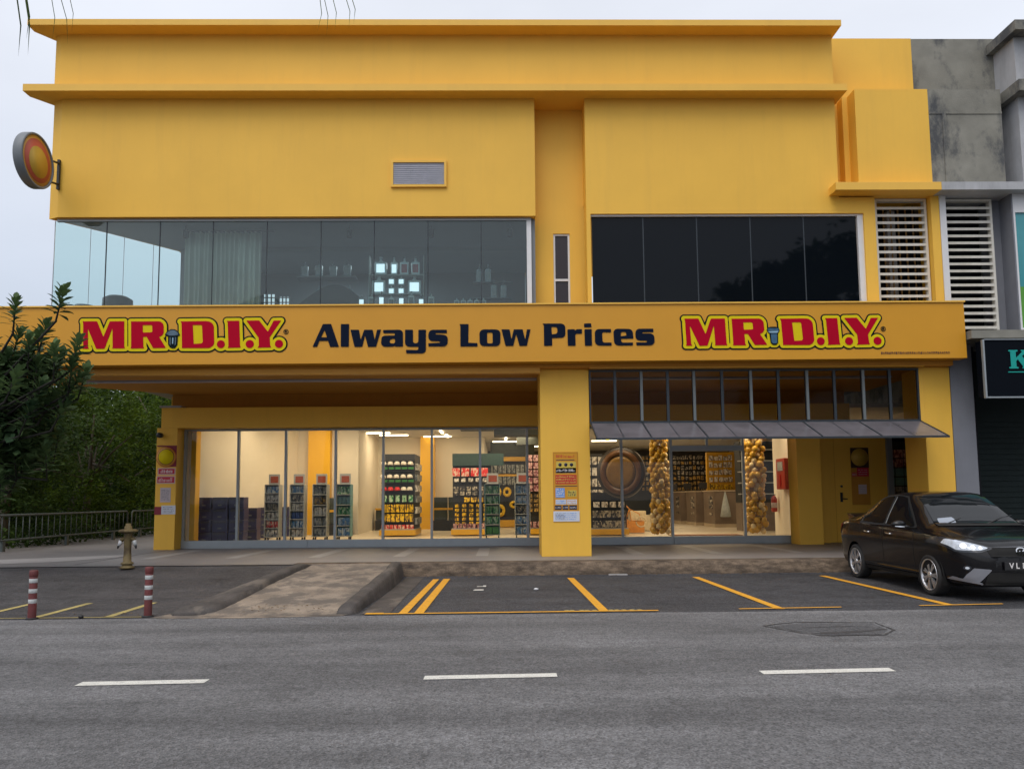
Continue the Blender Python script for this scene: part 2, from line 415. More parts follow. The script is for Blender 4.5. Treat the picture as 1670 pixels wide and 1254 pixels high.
# corridor slab with its stone kerb
mb = MB(); mb.box(-8.2, 14, 15.05, 19.9, 0, .243); tag(mb.build('corridor', M['corridor'], None, (0, 0, 0)), kind='structure')
mb = MB()
rd = random.Random(5)
for i in range(-39, 140):                      # worn kerb stones
    x = i*.1; a, b = rd.uniform(-.012, .012), rd.uniform(-.012, .006)
    if i == -39: prev = (a, b)
    pa, pb = prev
    mb.add([(x, 14.66+pa, 0), (x+.1, 14.66+a, 0), (x+.1, 14.70+a, .225+b), (x, 14.70+pa, .225+pb), (x+.1, 14.78, .246), (x, 14.78, .246), (x+.1, 15.06, .246), (x, 15.06, .246)],
           [(0, 1, 2, 3), (3, 2, 4, 5), (5, 4, 6, 7)], True)
    prev = (a, b)
tag(mb.build('kerb', M['kerb'], None, (0, 0, 0)), kind='structure')
for x0, dx in ((-7.55, .05), (-5.78, .1), (-4.05, .08), (-2.28, .05), (-.53, .0), (2.78, 0), (4.45, -.05), (6.2, -.1)):
    sheet('pavement_stripe', [(x0, 16.35), (x0+.26, 16.35), (x0+.26+dx, 19.0), (x0+dx, 19.0)], .247, M['stripe'])
# ramp up to the corridor between its kerbs
grid('ramp', [-3.75+.25*i for i in range(8)], [9.85+.2*i for i in range(25)], lambda x, y: .012+.236*min(max((y-9.85)/4.6, 0), 1), M['ramp'])
def mound(name, path, hw, h, m):
    """rounded kerb along a path of (x, y, half width, height)"""
    mb = MB(); prof = [(-1, -.02), (-.90, .50), (-.66, .88), (-.50, .96), (0, 1.0), (.55, .97), (.74, .86), (.88, .45), (1, -.02)]
    rd = random.Random(8); pts = []
    for k in range(len(path)-1):
        for s in range(6):
            t = s/6; pts.append([path[k][j]*(1-t)+path[k+1][j]*t for j in range(4)])
    pts.append(list(path[-1])); n = len(prof)
    vs = []
    for x, y, w, hh in pts:
        for a, b in prof: vs.append((x+a*w+rd.uniform(-.014, .014), y, hh*b+rd.uniform(-.009, .009)))
    fs = [(i*n+k, i*n+k+1, (i+1)*n+k+1, (i+1)*n+k) for i in range(len(pts)-1) for k in range(n-1)]
    fs += [tuple(range(n))[::-1], tuple(range((len(pts)-1)*n, len(pts)*n))]
    mb.add(vs, fs, True)
    return tag(mb.build(name, m, None, (0, 0, 0)), kind='structure')
mound('ramp_kerb', [(-4.02, 9.92, .12, .05), (-3.95, 10.1, .30, .09), (-3.85, 10.8, .26, .14), (-3.75, 12.3, .16, .24), (-3.62, 14.0, .13, .31), (-3.58, 14.5, .12, .26)], 0, 0, M['kerb_dark'])
mound('ramp_kerb', [(-1.98, 9.90, .10, .04), (-1.97, 10.1, .13, .12), (-1.93, 11.5, .13, .19), (-1.90, 13.4, .13, .29), (-1.92, 14.2, .13, .31), (-2.0, 14.75, .15, .27)], 0, 0, M['kerb_dark'])
# cement lip in front of the ramp
sheet('ramp_lip', [(-4.35, 9.80), (-4.2, 9.72), (-3.2, 9.68), (-2.0, 9.78), (-1.9, 9.95), (-2.1, 10.3), (-3.6, 10.4), (-4.2, 10.2)], .009, M['ramp'])
sheet('gutter', [(-1.78, 9.95), (-1.42, 9.97), (-1.42, 14.6), (-1.75, 14.6)], .006, M['kerb_dark'])
# painted markings
def line(name, x0, y0, x1, y1, w, m, z=.009, horiz=False):
    if horiz: poly = [(x0, y0-w/2), (x1, y1-w/2), (x1, y1+w/2), (x0, y0+w/2)]
    else: poly = [(x0-w/2, y0), (x0+w/2, y0), (x1+w/2, y1), (x1-w/2, y1)]
    return sheet(name, poly, z, m)
line('parking_line', -1.25, 9.95, -1.17, 14.05, .11, M['marking']); line('parking_line', -1.05, 9.95, -.98, 14.1, .12, M['marking'])
line('parking_line', 1.31, 9.95, 1.25, 14.05, .12, M['marking']); line('parking_line', 3.58, 9.98, 3.50, 14.0, .12, M['marking'])
line('parking_line', 5.88, 10.2, 5.80, 14.0, .12, M['marking'])
line('parking_line', -1.72, 9.90, 2.0, 9.94, .07, M['marking'], .013, True)
line('parking_line', -1.72, 9.96, -1.50, 9.96, .10, M['marking'], .0095, True)
line('parking_line', 3.05, 10.0, 4.4, 10.06, .055, M['marking'], .013, True)
line('parking_line', 5.45, 10.12, 6.6, 10.2, .055, M['marking'], .013, True)
for k in range(11):                            # worn remains of an older line
    if k == 5: continue
    x = .80+k*.095+random.Random(k).uniform(-.02, .02)
    sheet('worn_marking', [(x, 10.0), (x+.06, 10.0), (x+.045, 10.07), (x-.01, 10.06)], .010, M['marking_old'])
line('centre_line', -3.37, 6.33, -2.37, 6.37, .13, M['marking_white'], .009, True)
line('centre_line', -.63, 6.40, .45, 6.44, .13, M['marking_white'], .009, True)
line('centre_line', 2.13, 6.44, 3.24, 6.49, .13, M['marking_white'], .009, True)
for a in (-7.55, -6.68, -5.86, -4.95):
    line('drive_marking', a+.02, 9.90, a, 11.22, .10, M['marking_old'], .0125)
line('drive_marking', -9.5, 9.86, -4.45, 9.86, .035, M['marking_old'], .0125, True)
def seam(pts, w, seed):
    rd = random.Random(seed); P2 = []
    for a, b in zip(pts[:-1], pts[1:]):
        for k in range(8): P2.append((a[0]+(b[0]-a[0])*k/8+rd.uniform(-.012, .012), a[1]+(b[1]-a[1])*k/8+rd.uniform(-.012, .012)))
    P2.append(pts[-1]); mb = MB(); vs = []
    for i, p in enumerate(P2):
        q0, q1 = Vector(P2[max(i-1, 0)]), Vector(P2[min(i+1, len(P2)-1)]); d = (q1-q0).normalized(); n = Vector((-d.y, d.x))*w*rd.uniform(.3, .8)
        vs += [(p[0]-n.x, p[1]-n.y, .0085), (p[0]+n.x, p[1]+n.y, .0085)]
    mb.add(vs, [(2*i, 2*i+2, 2*i+3, 2*i+1) for i in range(len(P2)-1)]); return tag(mb.build('tar_seam', M['crack'], None, (0, 0, 0)), kind='structure')
sheet('tar_patch', [(3.00, 8.68), (3.18, 8.32), (3.38, 8.11), (3.95, 8.10), (4.15, 8.37), (4.20, 8.82), (3.42, 8.87)], .0065, asphalt('old_tar_patch', (.105, .105, .11), .4, False, .85))
seam([(2.92, 8.72), (3.12, 8.30), (3.35, 8.06), (3.97, 8.06), (4.20, 8.35), (4.25, 8.87), (3.38, 8.93), (2.92, 8.72)], .024, 2)
seam([(3.35, 8.20), (3.8, 8.28), (4.15, 8.42)], .07, 5); seam([(3.3, 8.55), (3.9, 8.62)], .02, 6)
for i, (x, y) in enumerate(((-.6, 11.2), (2.6, 12.5), (4.6, 11.4), (1.9, 13.2))): seam([(x, y), (x+.5, y+.1), (x+.9, y-.15), (x+1.5, y-.02)], .010, 10+i)
# white chalk numeral and a pebble in the bays
sheet('worn_marking', [(-.45, 12.3), (-.28, 12.3), (-.28, 12.45), (-.42, 12.45)], .008, M['marking_white'])
sheet('worn_marking', [(-.40, 12.8), (-.25, 12.8), (-.25, 13.0), (-.30, 13.0), (-.30, 12.88), (-.40, 12.88)], .008, M['marking_white'])
mb = MB(); mb.blob((.55, 12.3, .02), (.045, .03, .02), 1); tag(mb.build('pebble', M['white_paint']), 'small white pebble lying in the empty parking bay beside the post', 'pebble')
mb = MB(); mb.box(2.0, 2.35, 14.45, 14.5, 0, .03, bev=.008); tag(mb.build('wood_offcut', M['stripe']), 'thin pale offcut lying in the gutter under the kerb', 'offcut')

# light streak across the forecourt, painted as a paler sheet; also old paint on the kerb nose
M['streak'] = mat('light_streak_cement', (.38, .36, .355), .4, .12, 1.5, .1, 50, stain=.2)
sheet('light_streak', [(-16, 14.95), (-12.8, 15.1), (-9.9, 15.3), (-8.9, 15.8), (-8.25, 16.9), (-8.25, 17.7), (-9.4, 17.1), (-11, 16.2), (-13.0, 15.75), (-16, 15.5)], .2515, M['streak'])

M['litter'] = mat('dry_leaf_litter', (.16, .10, .04), .9, .6, 20)
mb = MB(); rd = random.Random(77)
for i in range(260):
    k = rd.random()
    if k < .55: x, y, z = rd.uniform(-1.4, 6.4), 14.62-abs(rd.gauss(0, .12)), .008
    elif k < .8: x, y, z = rd.uniform(-12, -4.4), rd.uniform(9.86, 10.3), .016
    else: x, y, z = rd.uniform(-3.3, -2.2), rd.uniform(9.9, 10.6), .05
    a = rd.uniform(0, 6.28); r = rd.uniform(.010, .028); c, s_ = math.cos(a)*r, math.sin(a)*r
    mb.add([(x-c, y-s_, z), (x+s_*.5, y-c*.5, z+rd.uniform(0, .012)), (x+c, y+s_, z+.004), (x-s_*.5, y+c*.5, z+rd.uniform(0, .012))], [(0, 1, 2, 3)])
tag(mb.build('litter', M['litter'], None, (0, 0, 0)), 'dry leaf litter and grit along the kerb foot', 'litter', kind='stuff')
# ---------------------------------------------------------------- the yellow shop building
shop = T('shop_building', 'large yellow two storey shop building with upper glazing and open corridor', 'building', (-8, 16, 0))
Y0 = 16.0
def P(name, mb, m, parent=None): return mb.build(name, m, parent or shop)
OB = lambda x, y: (x + (y-16)*.6875)          # the oblique left side
# upper walls
mb = MB()
mb.prism([(-9.6, 16.12), (-9.36, Y0), (.79, Y0), (.79, 16.5), (.4, 17.0), (-8.8, 17.0)], 7.46, 10.07); mb.prism([(-8.8, 17.001), (-8.5, 17.001), (-7.45, 18.3), (-7.45, 30), (-7.75, 30), (-7.75, 18.3)], 7.46, 10.07)
P('upper_wall', mb, M['yellow'])
mb = MB(); mb.box(1.88, 7.35, Y0, 17.0, 7.85, 10.07)
wall_holes(mb, 1.88, 8.12, Y0, 16.35, 4.20, 7.85, [(1.97, 7.87, 5.2, 7.50)])
P('upper_wall', mb, M['yellow'])
mb = MB(); wall_holes(mb, .70, 2.0, 16.5, 16.7, 4.2, 10.07, [(1.20, 1.56, 5.3, 7.24)]); P('recess_wall', mb, M['yellow'])
mb = MB(); mb.prism([(-9.58, 16.05), (-9.45, Y0), (7.35, Y0), (7.35, 30), (-7.75, 30), (-7.75, 18.3)], 10.21, 11.53); P('parapet_wall', mb, M['yellow'])
mb = MB(); mb.prism([(-10.0, 15.65), (7.48, 15.65), (7.48, 16.6), (7.40, 29), (-8.1, 29), (-8.1, 18.2), (-10.0, 15.9)], 10.07, 10.22); P('cornice', mb, M['yellow_trim'])
mb = MB(); mb.prism([(-9.97, 15.65), (7.42, 15.65), (7.42, 30.2), (-8.1, 30.2), (-8.1, 18.2), (-9.97, 15.9)], 11.53, 11.66); P('cornice', mb, M['yellow_trim'])
# right hand bay
mb = MB(); mb.box(7.351, 9.45, 16.6, 17.4, 7.9, 11.83); P('parapet_wall', mb, M['yellow'])
mb = MB(); mb.box(7.80, 9.41, Y0, 16.6, 8.05, 10.29); mb.box(7.68, 7.80, 16.35, 16.6, 8.05, 10.29); P('bay_wall', mb, M['yellow'])
mb = MB(); mb.box(7.14, 9.40, 15.66, 16.62, 7.88, 8.05, bev=.006); P('ledge', mb, M['yellow_trim'])
mb = MB(); mb.box(9.34, 9.52, Y0, 16.5, 4.2, 7.88); P('pier', mb, M['yellow'])
# window reveals
mb = MB(); mb.box(-9.42, .70, 16.10, 16.16, 7.40, 7.46); P('window_head', mb, M['alu'])
# upper left glazing: frameless panes with thin joints, then the oblique side
xs = [-9.47, -8.37, -7.24, -6.11, -4.96, -3.81, -2.67, -1.52, -.38, .70]
win = None
mb = MB()
for a, b in zip(xs[:-1], xs[1:]): mb.box(a+.008, b-.008, 16.125, 16.135, 5.0, 7.41)
w = P('window', mb, M['glass_up']); mb = MB()
for x in xs[1:-1]: mb.box(x-.008, x+.008, 16.118, 16.142, 5.0, 7.41)
P('glazing_joint', mb, M['alu_dark'], w)
mb = MB(); mb.box(.60, .70, 16.11, 16.18, 4.9, 7.40); P('frame', mb, M['white_alu'], w)
mb = MB()
p0, p1 = Vector((-9.48, 16.14, 0)), Vector((-7.65, 18.2, 0)); pts = [p0.lerp(p1, t) for t in (0, .26, .52, .76, 1)]
for a, b in zip(pts[:-1], pts[1:]):
    n = (b-a).normalized(); a2, b2 = a+n*.02, b-n*.02
    mb.add([(a2.x, a2.y, 4.6), (b2.x, b2.y, 4.6), (b2.x, b2.y, 7.41), (a2.x, a2.y, 7.41)], [(0, 1, 2, 3)])
w2 = P('window', mb, M['glass_side']); mb = MB()
for p in pts: mb.tube([(p.x, p.y, 4.6), (p.x, p.y, 7.43)], .006, 6)
P('glazing_joint', mb, M['alu'], w2)
# upper floor room
M['room_wall'] = mat('dim_grey_room_wall', (.22, .24, .26), .8, .08, 1)
M['room_ceiling'] = mat('grey_room_ceiling', (.30, .33, .35), .85, .06, 1.2)
mb = MB(); mb.prism([(-9.45, 16.16), (.75, 16.16), (.75, 20.2), (-7.7, 20.2), (-7.7, 18.25)], 7.455, 7.459); P('room_ceiling', mb, M['room_ceiling'])
mb = MB(); mb.box(-9.3, .75, 16.3, 22.2, 4.3, 4.6); P('upper_floor', mb, M['room_wall'])
mb = MB(); mb.prism([(-7.65, 18.2), (-7.5, 18.12), (-7.3, 20.2), (-7.6, 20.2)], 4.6, 7.455); P('room_wall', mb, M['room_wall'])
mb = MB(); wall_holes(mb, -7.6, .70, 20.2, 20.4, 4.6, 7.455, [(-6.75, -6.40, 5.9, 6.98), (-6.30, -5.98, 5.9, 6.93), (-5.88, -5.60, 5.9, 6.86)]); P('room_wall', mb, M['room_wall'])
mb = MB(); mb.box(.71, .785, 16.2, 20.4, 4.3, 7.455); P('room_wall', mb, M['room_wall'])
M['bright_pane'] = mat('glowing_reflection_pane', (.8, .85, .9), .4, .02, 1, emit=((.80, .90, 1.0), .75))  # reflections of the building opposite, built as glowing panes in the back wall
for a, b, t in ((-6.75, -6.40, 6.98), (-6.30, -5.98, 6.93), (-5.88, -5.60, 6.86)):
    mb = MB(); mb.box(a, b, 20.3, 20.32, 5.9, t); w = P('window', mb, M['bright_pane'])  # glowing pane standing in for a reflection of the building opposite
    mb = MB(); n = 3
    for k in range(n+1):
        x = a+(b-a)*k/n; mb.box(x-.012, x+.012, 20.24, 20.29, 5.9, t)
    for k in range(8): mb.box(a+.001, b-.001, 20.25, 20.28, 5.92+.13*k-.01, 5.92+.13*k+.01)
    P('reflection_grid', mb, M['alu_dark'], w)
# ceiling beam and arc seen on the upper ceiling
mb = MB(); mb.box(-7.3, .70, 18.0, 18.25, 7.36, 7.452); P('ceiling_beam', mb, M['room_ceiling'])
# upper right glazing
mb = MB(); xs = [2.0, 3.11, 4.27, 5.43, 6.59, 7.74]
for a, b in zip(xs[:-1], xs[1:]): mb.box(a+.006, b-.006, 16.10, 16.12, 5.0, 7.46)
w = P('window', mb, M['glass_dark']); mb = MB()
for x in xs[1:-1]: mb.box(x-.012, x+.012, 16.094, 16.12, 5.0, 7.46)
P('glazing_joint', mb, M['alu_dark'], w)
mb = MB(); mb.box(1.97, 7.87, 16.05, 16.14, 7.46, 7.50); mb.box(7.75, 7.87, 16.05, 16.14, 5.0, 7.46); P('frame', mb, M['white_alu'], w)
# narrow slit window in the recess
mb = MB(); mb.box(1.24, 1.52, 16.56, 16.58, 5.2, 7.20); w = P('window', mb, M['glass_slit'])
mb = MB(); mb.box(1.20, 1.24, 16.53, 16.60, 5.2, 7.24); mb.box(1.52, 1.56, 16.53, 16.60, 5.2, 7.24); mb.box(1.24, 1.52, 16.53, 16.60, 7.20, 7.24); mb.box(1.24, 1.52, 16.53, 16.60, 6.18, 6.23)
P('frame', mb, M['white_alu'], w)
# wall grille
mb = MB(); a, b, c, d = -2.30, -1.11, 8.09, 8.68
mb.box(a, b, 15.95, 16.0, d-.05, d); mb.box(a, b, 15.95, 16.0, c, c+.05); mb.box(a, a+.05, 15.95, 16.0, c+.05, d-.05); mb.box(b-.05, b, 15.95, 16.0, c+.05, d-.05)
g_ = P('vent_frame', mb, M['yellow_trim'])
M['vent'] = mat('grey_vent_louvre', (.42, .43, .50), .5, .1, 6)
mb = MB()
for k in range(11): z = c+.07+k*.044; mb.add([(a+.05, 15.965, z), (b-.05, 15.965, z), (b-.05, 15.99, z+.046), (a+.05, 15.99, z+.046)], [(0, 1, 2, 3)])
mb.box(a+.05, b-.05, 15.992, 15.998, c+.05, d-.05); P('louvre', mb, M['vent'], g_)
# canopy: soffit, drip beam, strips
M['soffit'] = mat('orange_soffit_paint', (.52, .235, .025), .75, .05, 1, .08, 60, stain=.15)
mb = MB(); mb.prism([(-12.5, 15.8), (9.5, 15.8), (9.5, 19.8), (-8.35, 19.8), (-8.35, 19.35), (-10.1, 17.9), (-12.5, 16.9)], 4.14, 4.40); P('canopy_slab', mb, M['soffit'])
mb = MB(); mb.box(-12.4, .835, 15.8, 15.97, 4.03, 4.139); mb.box(1.875, 8.9, 15.8, 15.97, 4.118, 4.139); P('drip_beam', mb, M['fascia'])
mb = MB(); mb.box(-9.3, .83, 17.15, 17.32, 4.10, 4.139); mb.box(1.9, 8.9, 17.15, 17.32, 4.10, 4.139); P('soffit_strip', mb, M['vent'])
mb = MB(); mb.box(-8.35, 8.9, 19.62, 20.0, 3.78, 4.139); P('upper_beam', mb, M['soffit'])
mb = MB(); mb.box(-8.50, 8.9, 19.35, 19.95, 3.27, 3.78); P('lintel', mb, M['yellow'])
mb = MB(); mb.box(-8.54, -8.0, 19.31, 19.62, 3.78, 3.83); P('ledge', mb, M['stripe'])
# columns
mb = MB(); mb.box(-8.60, -8.09, 19.351, 19.95, .24, 3.27, bev=.012); P('pillar', mb, M['yellow'])
mb = MB(); mb.box(.84, 1.87, Y0, 17.0, .24, 4.139, bev=.014); P('pillar', mb, M['yellow'])
mb = MB(); mb.box(8.95, 9.53, Y0, 16.85, .24, 4.139, bev=.014); P('pillar', mb, M['yellow'])
mb = MB(); mb.box(7.40, 8.0, 19.10, 19.70, .24, 3.27, bev=.01); mb.box(7.66, 8.0, 19.701, 19.95, .24, 3.27); P('pillar', mb, M['yellow'])
mb = MB(); mb.box(8.0, 8.42, 19.70, 19.95, .24, 3.27); mb.box(8.42, 10.1, 19.72, 19.95, 2.95, 3.27); P('wall', mb, M['yellow'])
mb = MB(); mb.box(8.44, 9.98, 19.76, 19.82, .25, 2.94, bev=.004); door = P('door', mb, M['yellow'])
mb = MB(); mb.box(8.62, 8.625, 19.752, 19.76, .25, 2.94); P('door_joint', mb, M['soffit'], door)
mb = MB(); mb.box(8.74, 8.80, 19.73, 19.76, 1.28, 1.52, bev=.006); mb.tube([(8.77, 19.70, 1.36), (8.90, 19.70, 1.36)], .012); P('handle', mb, M['black'], door); mb = MB(); mb.lathe([(.028, 0), (.028, .03)], (8.78, 19.73, 1.68), 'y', 12); P('lock', mb, M['black'], door)
mb = MB(); mb.box(9.98, 10.12, 19.68, 19.95, .24, 3.27); P('door_frame', mb, M['alu'])
# shopfront frames
mull = [-8.05, -6.70, -5.49, -4.22, -3.0, -1.76, -.52, .69, 1.95, 3.12, 4.40, 6.27, 7.62]
mb = MB()
for x in mull: mb.box(x-.03, x+.03, 19.75, 19.85, .44, 3.22)
mb.box(-8.08, 7.65, 19.76, 19.84, 3.22, 3.268)
sf = P('shopfront_frame', mb, M['alu'])
mb = MB(); mb.box(-8.08, -4.9, 19.72, 19.88, .243, .44, bev=.006); mb.box(-4.895, 4.42, 19.72, 19.88, .243, .44, bev=.006); mb.box(4.425, 7.66, 19.72, 19.88, .243, .44, bev=.006); P('sill', mb, M['alu'], sf)
for a, b in zip(mull[:-1], mull[1:]):
    if abs(a-4.40) < .01: continue
    mb = MB(); mb.box(a+.03, b-.03, 19.795, 19.805, .44, 3.22); P('glass_pane', mb, M['glass_clear'], sf)
mb = MB(); mb.box(4.43, 6.24, 19.76, 19.84, 2.62, 2.76); mb.box(5.31, 5.37, 19.77, 19.83, 2.76, 3.22); P('door_header', mb, M['alu'], sf)
mb = MB(); mb.box(4.43, 6.24, 19.795, 19.80, 2.76, 3.22); P('glass_pane', mb, M['glass_clear'], sf)
mb = MB(); mb.box(4.43, 6.24, 19.90, 20.5, .44, .455); P('doormat', mb, mat('brown_doormat', (.22, .10, .05), .9, .4, 6), sf)
# transom over the awning, in the column plane
mb = MB(); zt, zb = 4.13, 3.0
bars = [2.97, 4.08, 5.28, 6.47, 7.66]; mids = [2.42, 3.53, 4.68, 5.87, 7.06, 8.24]
mb.box(1.88, 8.86, 15.98, 16.05, 4.075, 4.135); mb.box(1.88, 8.86, 15.98, 16.05, 2.97, 3.03); mb.box(8.82, 8.86, 15.985, 16.045, 3.03, 4.075); mb.box(1.88, 1.91, 15.985, 16.045, 3.03, 4.075)
for x in mids+bars: mb.box(x-.028, x+.028, 15.985, 16.045, 3.03, 4.075)
M['mull'] = mat('dull_grey_mullion', (.15, .17, .175), .5, .1, 6, metal=.2)
tr = P('transom_frame', mb, M['alu_dark'])
for x in bars: mb = MB(); mb.box(x-.028, x+.028, 15.95, 15.984, 3.03, 4.075); P('transom_mullion', mb, M['mull'], tr)
ed = sorted([1.91, 8.82]+bars+mids)
mb = MB()
for a, b in zip(ed[:-1], ed[1:]): mb.box(a+.03, b-.03, 16.01, 16.018, 3.03, 4.075)
P('glass_pane', mb, M['glass_transom'], tr)
mb = MB(); mb.box(8.86, 8.95, 15.99, 16.3, 2.9, 4.139); P('jamb', mb, M['yellow'])
# louvred window openings
def slat_window(parent, x0, x1, z0, z1, nz, dark, y=16.2):
    mb = MB(); mb.box(x0, x0+.05, y-.06, y+.06, z0, z1); mb.box(x1-.05, x1, y-.06, y+.06, z0, z1); mb.box(x0+.05, x1-.05, y-.06, y+.06, z1-.05, z1)
    w = P('louvre_window', mb, M['slat'], parent)
    mb = MB(); st = (z1-z0-.1)/nz
    for k in range(nz):
        z = z0+.03+k*st
        mb.add([(x0+.05, y-.05, z), (x1-.05, y-.05, z), (x1-.05, y-.05, z+.055), (x0+.05, y-.05, z+.055), (x0+.05, y+.05, z+.03), (x1-.05, y+.05, z+.03), (x1-.05, y+.05, z+.085), (x0+.05, y+.05, z+.085)],
               [(0, 1, 2, 3), (3, 2, 6, 7), (0, 4, 5, 1), (5, 4, 7, 6)])
    P('slats', mb, M['slat'], w)
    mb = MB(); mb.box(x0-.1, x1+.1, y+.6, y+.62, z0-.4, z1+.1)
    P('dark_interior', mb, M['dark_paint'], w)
    if dark:
        mb = MB()
        for k in range(1, 7): x = x0+(x1-x0)*k/7; mb.box(x-.012, x+.012, y+.2, y+.23, z0, z1-.06)
        P('grille_bars', mb, mat('rusty_grille', (.32, .19, .07), .8, .3, 5), w)
        mb = MB(); mb.box(x0+.5, x0+.68, y+.4, y+.5, z0, z1-.1); P('pipe', mb, M['concrete_pale'], w)
    return w
slat_window(shop, 8.18, 9.32, 5.0, 7.87, 17, True)

# ---- ground floor interior shell
FZ, CZ = .34, 3.74
mb = MB(); mb.prism([(-8.05, 19.88), (11.5, 19.88), (11.5, 38), (-8.05, 38)], .2, FZ); P('shop_floor', mb, M['tile'])
mb = MB(); mb.box(-8.4, 11.5, 19.97, 38, CZ, CZ+.1); P('shop_ceiling', mb, M['ceiling'])
mb = MB(); mb.prism([(-8.3, 19.95), (-7.98, 19.95), (-6.55, 24.9), (-6.55, 25.3), (-8.3, 25.3)], FZ, CZ); P('interior_wall', mb, M['cream'])
M['yel_in'] = mat('yellow_interior_paint', (.80, .44, .02), .6, .03, 1)
for q in ((-8.02, -7.85, 19.96, 20.25), (-6.15, -5.45, 24.7, 25.3), (-2.95, -2.45, 28.4, 29.0)): mb = MB(); mb.box(*q, FZ, CZ); P('interior_pillar', mb, M['yel_in'])
mb = MB(); mb.box(-6.55, -6.151, 25.0, 25.3, FZ, CZ); mb.box(-5.449, -4.6, 25.0, 25.3, FZ, CZ); mb.box(-4.9, -4.6, 25.3, 29.2, FZ, CZ); mb.box(-4.6, -.6, 29.0, 29.2, FZ, CZ); mb.box(-.8, -.6, 29.2, 38, FZ, CZ); P('interior_wall', mb, M['cream'])
mb = MB(); mb.box(-.6, 11.5, 37.8, 38, FZ, CZ); P('interior_wall', mb, mat('dark_back_wall', (.10, .09, .08), .8, .2, 1))
mb = MB(); mb.box(11.3, 11.5, 20.3, 38, FZ, CZ); P('interior_wall', mb, M['cream'])
mb = MB(); mb.prism([(7.68, 19.96), (8.0, 19.96), (8.0, 21.8), (7.76, 21.8)], FZ, CZ); P('interior_wall', mb, M['cream'])
for q in ((-.2, 1.6, 24.4, 25.4, 3.45), (.6, 2.6, 27.5, 28.1, 3.35), (-1.2, -.2, 22.6, 23.6, 3.5), (-.4, 1.4, 31.5, 32.2, 3.1)): mb = MB(); mb.box(*q, 3.739); P('duct', mb, M['duct'] if 'duct' in M else M.setdefault('duct', mat('dark_duct', (.07, .08, .07), .7)))
# dark opening beside the door
mb = MB(); mb.box(10.1, 11.4, 21.2, 21.3, .24, 3.3); P('dark_recess', mb, M['dark_paint'])
mb = MB(); mb.prism([(-8.30, 19.96), (-8.05, 25.4), (-8.0, 38.2), (-8.5, 38.2), (-8.52, 19.96)], .24, 4.14); P('side_wall', mb, M['yellow'])
mb = MB(); mb.box(-8.4, 11.5, 38.01, 38.3, .2, 7.4); P('rear_wall', mb, M['yellow'])

# ---------------------------------------------------------------- fascia sign
fas = T('fascia_sign', 'long yellow fascia sign with red and yellow outlined wordmark at both ends', 'sign', (0, 15.5, 4.18))
mb = MB(); mb.prismy([(-12.6, 4.18), (9.62, 4.24), (9.61, 5.40), (-12.6, 5.37)], 15.5, 15.79); P('board', mb, M['fascia'], fas)
mb = MB(); mb.prismy([(-12.62, 5.375), (9.63, 5.405), (9.63, 5.435), (-12.62, 5.405)], 15.47, 15.80); P('top_trim', mb, M['yellow_trim'], fas)
def D(pts): return [(1100+x/8.789, 505+y/8.789) for x, y in pts]
def E(pts): return [(1270+x/8.789, 505+y/8.789) for x, y in pts]
def arc(cx, cy, rx, ry, a0, a1, n=6): return [(cx+rx*math.cos(R(a0+(a1-a0)*k/n)), cy+ry*math.sin(R(a0+(a1-a0)*k/n))) for k in range(n+1)]
mD = (D([(135, 135), (340, 133), (437, 355), (520, 133), (722, 130), (735, 490), (748, 516), (565, 518), (573, 500), (560, 230), (460, 522), (345, 525), (215, 235), (228, 500), (243, 525), (152, 525), (160, 500), (147, 160)]), [])
mR = (D([(815, 133), (1190, 128)]+arc(1200, 205, 80, 78, -85, 0)+[(1284, 290), (1262, 330), (1220, 352), (1320, 507), (1140, 510), (1045, 350), (995, 352), (1003, 490), (1015, 515), (825, 517), (832, 490), (820, 160)]), [D([(985, 185), (1105, 183), (1118, 195), (1125, 270), (1110, 285), (990, 290)])])
mDd = (E([(15, 128), (370, 122)]+arc(395, 215, 98, 92, -80, 0)+[(503, 420)]+arc(410, 425, 92, 82, 10, 85)+[(50, 508), (52, 480), (35, 150)]), [E([(195, 180), (310, 178), (325, 190), (342, 420), (325, 440), (215, 447)])])
dots = [(E(circ(597, 450, 57)), []), (E(circ(1004, 446, 58)), []), (E(circ(1416, 441, 58)), [])]
mI = (E([(672, 117), (848, 115), (868, 470), (880, 497), (695, 502), (705, 480), (685, 140)]), [])
mY = (E([(948, 112), (1130, 108), (1255, 268), (1335, 110), (1440, 107), (1283, 350), (1293, 465), (1308, 492), (1115, 497), (1133, 470), (1127, 355)]), [])
SXL, X7, Z7 = .0126, 1108, 513
def LG(poly): return [(3.70+(x-X7)*SXL, 5.18-(y-Z7+.0105*(x-X7))*.0127) for x, y in poly]
logo = [(LG(o), [LG(h) for h in hs]) for o, hs in [mD, mR, mDd, mI, mY]+dots]
screw_bg = [(LG(D([(1360, 330), (1480, 330), (1470, 470), (1440, 500), (1395, 500), (1370, 470)])), [])]
lo = T('wordmark', '', '', (3.7, 15.49, 5.18)); del lo['label'], lo['category']; lo.parent = fas; lo.matrix_parent_inverse = wmat(fas).inverted()
solid = [(o, []) for o, h in logo]
bpy.data.objects.remove(lo)
parts = []
def reg(o): parts.append(o); return o
reg(outline_mesh(solid+screw_bg, .088, .0125, .006, 15.492).build('wordmark_outline', M['outline'], fas))
reg(outline_mesh(solid+screw_bg, .059, .0125, .006, 15.486).build('wordmark_border', M['sign_yellow'], fas))
reg(outline_mesh(logo, 0, .011, .006, 15.480).build('wordmark_letters', M['sign_red'], fas))
